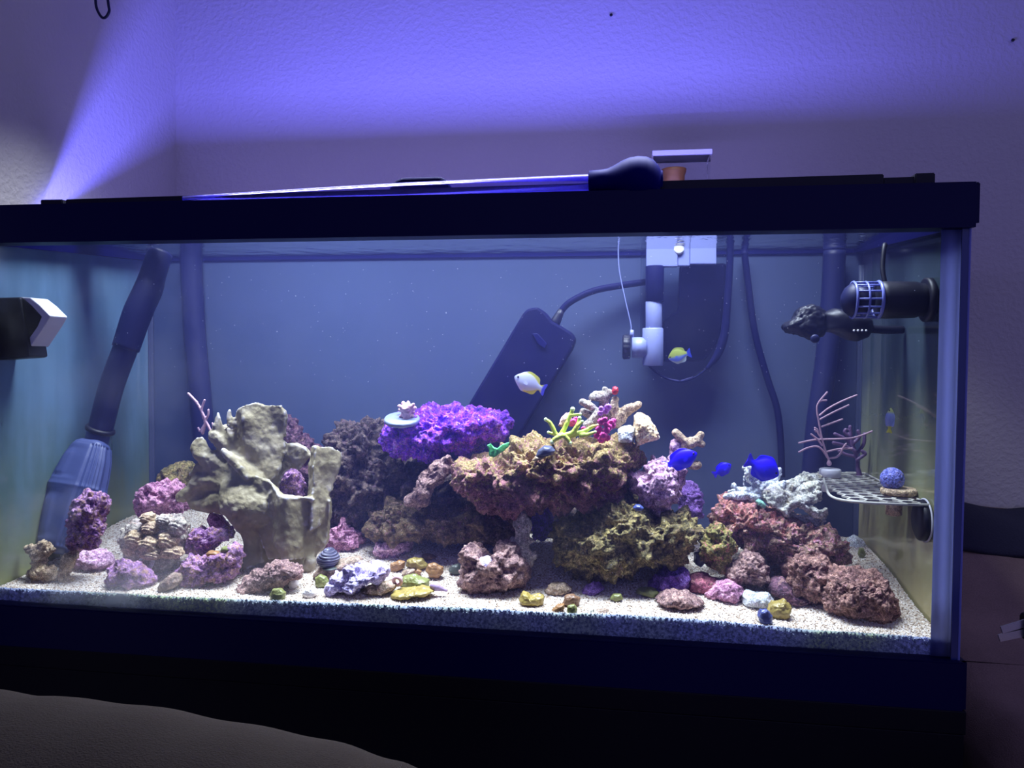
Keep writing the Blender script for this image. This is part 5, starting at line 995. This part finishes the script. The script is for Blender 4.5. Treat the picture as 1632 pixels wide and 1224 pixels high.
# frags standing in the rack
bf = onrack(1425, 789); mpx = m_per_px(1428, 780, bf[1])
e = empty('button_coral', bf, 'round blue bumpy coral on a tan plug in the frag rack', 'coral')
pg_ = lathe('plug', (bf[0]+.004, bf[1], zr+.0005), (0, 0, 1), [(0, 22*mpx), (.001, 27*mpx), (.005, 27*mpx), (.0065, 24*mpx), (.0065, 0)], M['cream'], e)
lathe('plug_stem', (bf[0], bf[1], zr-.001), (0, 0, -1), [(0, 13*mpx), (.0175, 12*mpx), (.0185, 9*mpx), (.0185, 0)], M['cream'], pg_)
V_, F_ = ico(5); d = 1+.10*(0.5-worley(V_*5.5, 3)); mk('head', np.array([bf[0]-.002, bf[1], zr+.0065+15*mpx])+V_*d[:, None]*np.array([18*mpx, 17*mpx, 18*mpx]), F_, rock_mat('blue_button_polyps', [(90, 80, 130), (100, 110, 200), (130, 140, 236), (150, 140, 200)], 110, spots=[(140, 104, 130), (120, 100, 140)], spotamt=0.36), e)
sfp = onrack(1324, 752); sfp = np.array([sfp[0], min(sfp[1], .2), zr]); mpx = m_per_px(1324, 750, sfp[1])
YF = float(sfp[1])
e = empty('sea_fan', sfp, 'pale pink sea fan with long side branches on a white plug, on the frag rack', 'coral')
pg_ = lathe('plug', (at(1323, 748, YF)[0], YF, zr), (0, 0, 1), [(0, 15*mpx), (.0005, 16.5*mpx), (.0082, 16.5*mpx), (.0092, 15*mpx), (.0092, 0)], M['palewhite'], e)
lathe('plug_stem', (at(1322, 748, YF)[0]-.002, YF, zr-.001), (0, 0, -1), [(0, 10*mpx), (.015, 9*mpx), (.015, 0)], M['palewhite'], pg_)
gl = [[(400, 600), (393, 570), (372, 510), (348, 425), (332, 340), (315, 240), (325, 185), (385, 110)], [(330, 178), (350, 168), (380, 166)], [(335, 270), (395, 222), (490, 172), (592, 130)], [(338, 298), (425, 252), (535, 200)], [(350, 350), (425, 322), (492, 298)], [(190, 463), (290, 442), (360, 438), (530, 432), (612, 415), (698, 382)], [(190, 526), (250, 498), (312, 487), (352, 512), (388, 565)], [(380, 524), (470, 505), (558, 502)], [(402, 570), (450, 562), (480, 535), (495, 500), (518, 468)], [(274, 402), (318, 438), (350, 480)], [(300, 358), (318, 372), (325, 400), (345, 430)], [(310, 385), (300, 372)]]
organic('fan', caps(CG, gl, YF, 7.2, [0, 0, .01, -.008, .004, 0, -.006, .006, .004, -.004, .003, -.003])+caps(CG, [([(400, 606), (398, 588)], [18, 9])], YF, 10), 0.0005, M['seafan'], e, smooth_it=1)
g2 = [[(600, 640), (590, 560), (560, 480), (545, 350)], [(575, 500), (520, 440), (440, 400)], [(580, 520), (500, 480), (430, 462)], [(590, 540), (640, 470), (645, 400)], [(565, 470), (610, 420), (600, 380)], [(595, 580), (650, 540), (630, 520)], [(592, 560), (520, 545), (470, 520)], [(555, 430), (510, 390), (515, 370)]]
fan2 = organic('sea_fan', caps(CG, g2, .225, 13, [0, .004, -.004, .004, 0, -.004, .004, 0])+caps(CG, [([(600, 640), (610, 690), (612, 760)], [16, 20, 30])], .225, 10), 0.0008, M['seafan2']); tag(fan2, 'dim mauve bushy sea fan behind the frag rack', 'coral')
# drifting specks in the water
bm = bmesh.new()
for k in range(420):
    p = (rng.uniform(.02, .90), rng.uniform(.01, .25), rng.uniform(.235, .365)); bmesh.ops.create_icosphere(bm, subdivisions=1, radius=float(rng.uniform(.00014, .00036)), matrix=Matrix.Translation(p))
sp = mk_bm('specks', bm, M['palewhite']); tag(sp, 'tiny pale specks drifting in the water', 'specks', kind='stuff')

# ------------------------------------------------------------------ lid, baster and things on top
lid = empty('glass_lid', (W/2, D/2, ZTT-.004), 'hinged clear glass lid with black plastic strips on the tank rim', 'lid')
mk_bm('lid_glass', box(.012, W-.012, .012, D-.009, ZTT-.006, ZTT-.003), M['glass'], lid)
zl = at(600, 300, D-.03)[2]
def strip(name, px0, px1, pyl, pyr, Y, Y2, z0, m=M['black']):
    a, b = at(px0, pyl, Y), at(px1, pyr, Y); bm = box(a[0], b[0], Y, Y2, z0, 1, .0)
    for v in bm.verts:
        if v.co.z > .9: v.co.z = a[2]+(b[2]-a[2])*(v.co.x-a[0])/(b[0]-a[0])
    bmesh.ops.bevel(bm, geom=bm.edges[:], offset=.0008, segments=2, affect='EDGES'); return mk_bm(name, bm, m, lid)
strip('front_strip', 104, 1409, 317.5, 277, .020, .030, ZTT-.004)
strip('hinge_end', 1408, 1466, 283, 281, .021, .029, ZTT-.004)
strip('corner_clip', 64, 99, 318, 317.5, .019, .033, ZTT-.004)
strip('corner_clip', 1459, 1491, 276, 275, .019, .033, ZTT-.004)
tag(prism('handle', [(618, 312), (621, 298), (628, 288), (640, 283), (700, 281), (710, 285), (717, 294), (720, 312)], .032, .042, M['trim'], lid, .002), kind=None)
tb_ = empty('turkey_baster', at(800, 302, .030), 'clear basting pipe with dark blue squeeze bulb lying on the lid', 'baster')
YB = .010
pa, pb = at(292, 316.5, YB), at(944, 291, YB)
M['tubep'] = glass_mat('clear_tube_blue_sheen', (0.84, 0.82, 0.99), ior=1.3, gloss=1.0, rough=0.25, gcol=(.50, .46, 1, 1))  # violet tint and gloss colour imitate blue light caught by the clear pipe
Lb = float(np.linalg.norm(pb-pa)); axb = pb-pa
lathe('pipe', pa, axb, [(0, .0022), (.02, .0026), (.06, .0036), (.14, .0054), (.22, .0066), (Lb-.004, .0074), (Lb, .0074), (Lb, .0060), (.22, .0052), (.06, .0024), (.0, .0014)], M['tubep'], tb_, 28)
pb2 = at(938, 290, YB)
lathe('bulb', pb2, (1, 0, .02), [(0, .0072), (.001, .0098), (.012, .0102), (.017, .0108), (.023, .0134), (.030, .0172), (.037, .0196), (.044, .0202), (.051, .0194), (.057, .0166), (.061, .0120), (.063, .0086), (.0632, .0070), (.0650, .0070), (.0655, .0)], M['bulb'], tb_, 40)
sl = empty('light_louvre', (.43, .125, .408), 'added unseen black louvre on the lid that shapes the blue wall light', 'light helper')  # unseen louvre, added only to cut the blue light into a wedge
cb_, ct_ = np.array([.125, .4125]), math.radians(46)
def slat(name, ang, off, ln):
    d = np.array([math.cos(ang), math.sin(ang)]); n_ = np.array([-d[1], d[0]]); a = cb_+n_*off; V_ = []
    for x in (-.004, .864):
        for q_ in (a-d*.003, a+d*ln, a+d*ln+n_*math.copysign(.0012, off), a-d*.003+n_*math.copysign(.0012, off)): V_.append((x, q_[0], q_[1]))
    return mk(name, V_, [[0, 1, 2, 3], [4, 5, 6, 7], [0, 1, 5, 4], [1, 2, 6, 5], [2, 3, 7, 6], [3, 0, 4, 7]], M['black'], sl, False)
slat('upper_beam_blocker', math.radians(51), .0052, .028); slat('lower_beam_blocker', math.radians(45), -.0052, .030)  # added slats blocking the blue light above and below the wedge
# ------------------------------------------------------------------ wall bits
wl = [at(152, -14, WALLY-.25), at(153, 8, WALLY-.25), at(157, 20, WALLY-.25), at(163, 28, WALLY-.25), at(169, 27, WALLY-.25), at(174, 18, WALLY-.25), at(173, 8, WALLY-.25), at(170, -14, WALLY-.25)]
dx = WALLX+.004-min(p[0] for p in wl)
tag(tube('wire_loop', wl, .0016, M['navy'], seg=8, n=40), 'thin dark wire loop hanging by the left wall at the top', 'wire')
for (x, y), lab in (((974, 25), 'tiny dark nail in the wall above the basting bulb'), ((1613, 65), 'dark nail in the wall at the far right')):
    p = at(x, y, WALLY); tag(lathe('nail', p, (0, -1, 0), [(0, .0012), (.002, .0012), (.0024, .0022), (.0032, .0018), (.0035, .0)], M['black'], None, 14), lab, 'nail')
# ------------------------------------------------------------------ seat beside the tank, cloth, plug; sofa arm in front
def sheet(name, fx_, nu, nv, m, th=0.02):
    V_ = [fx_(i/(nu-1), j/(nv-1)) for j in range(nv) for i in range(nu)]; n = len(V_)
    F_ = [[j*nu+i, j*nu+i+1, (j+1)*nu+i+1, (j+1)*nu+i] for j in range(nv-1) for i in range(nu-1)]
    B = [i for i in range(nu)]+[j*nu+nu-1 for j in range(1, nv)]+[(nv-1)*nu+i for i in range(nu-2, -1, -1)]+[j*nu for j in range(nv-2, 0, -1)]
    V2 = [(v[0], v[1], v[2]-th) for v in V_]; F_ += [[a+n for a in f[::-1]] for f in F_]
    F_ += [[B[k], B[(k+1) % len(B)], B[(k+1) % len(B)]+n, B[k]+n] for k in range(len(B))]; return mk(name, V_+V2, F_, m)
def seat(u, v):
    x = .957+u*.75; y = -.75+v*(WALLY-.005+.75)
    z = -.055+.135*max(0, (y-.18)/.24)**1.6*(1 if y > .18 else 0)+.012*math.sin(x*9+y*6)*math.sin(y*8-x*4)+.004*math.sin(y*34+x*20)
    z -= .035*max(0, 1-u/.05)**2; z = z-.20*max(0, (-.45-y)/.3)
    return (x, y, z)
so = sheet('couch_seat', seat, 60, 80, M['sofa2'], .07); tag(so, 'taupe suede couch seat at the right side of the stand', 'couch')
mk_bm('base', box(1.06, 1.70, -.60, WALLY-.02, -.72, -.09, .01), M['sofa'], so)
def seat_z(x, y): u = (x-.957)/.75; v = (y+.75)/(WALLY+.745); return seat(u, v)[2]
def cl(u, v):
    x = .985+u*.42; y = .33+v*.07+.03*u; y = min(y, WALLY-.008)
    return (x, y, seat_z(x, y)+.008+.006*math.sin(math.pi*v)*math.sin(math.pi*min(1, u*1.3))+.004*math.sin(u*17+v*5))
tag(sheet('black_garment', cl, 40, 16, M['cloth'], .005), 'crumpled black cloth lying on the couch against the wall', 'cloth')
pg = empty('power_plug', at(1628, 1005, .02), 'black two-prong plug lying on the taupe couch seat', 'plug')
def prong(px0, px1, Y):
    a, b = at(*px0, Y), at(*px1, Y); d = (b-a); Lp = np.linalg.norm(d); d /= Lp; s_ = np.cross(d, [0, 1, 0]); s_ /= np.linalg.norm(s_); n_ = np.cross(d, s_); V_ = []
    for t in (0, 1):
        for p_, q_ in ((-1, -1), (1, -1), (1, 1), (-1, 1)): V_.append(a+d*Lp*t+s_*.0036*p_*(.8 if t == 0 else 1)+n_*.0008*q_)
    F_ = [[0, 1, 2, 3], [4, 5, 6, 7], [0, 1, 5, 4], [1, 2, 6, 5], [2, 3, 7, 6], [3, 0, 4, 7]]
    return mk('prong', V_, F_, M['metal'], pg, False)
YQ = -.02
prong((1596, 1004), (1634, 994), YQ); prong((1592, 1017), (1632, 1007), YQ)
cpt = at(1640, 1000, YQ); mk_bm('plug_body', box(cpt[0]-.003, cpt[0]+.03, YQ-.012, YQ+.012, cpt[2]-.012, cpt[2]+.010, .004, 3), M['black'], pg)
tube('cord', [(cpt[0]+.028, YQ, cpt[2]), (cpt[0]+.07, YQ+.01, cpt[2]-.006), (cpt[0]+.14, YQ+.05, seat_z(cpt[0]+.14, YQ+.05)+.004)], .003, M['black'], pg, seg=8)
YR = -.33
ridge = spline([at(x, y, YR) for x, y in ((-160, 1124), (0, 1144), (200, 1170), (400, 1210), (560, 1254), (650, 1284), (760, 1336))], 60)
def arm(u, v):
    # rounded upholstered arm falling from left to right in front of the stand
    p = ridge[min(59, int(round(v*59)))]; t = math.pi*(-.12+1.24*u); r_ = .085
    q = .0008*math.sin(v*46)+.0008*math.sin(v*19+u*5)
    return (p[0], p[1]-math.cos(t)*r_*1.2, p[2]-r_+(r_+q)*math.sin(t))
so2 = sheet('sofa_arm', arm, 30, 60, M['sofa'], .06); tag(so2, 'dark brown plush sofa arm in the near left corner', 'couch')
for o in bpy.data.objects:
    if o.type == 'MESH' and o.parent is None and 'label' not in o and 'kind' not in o: print('UNLABELLED', o.name)
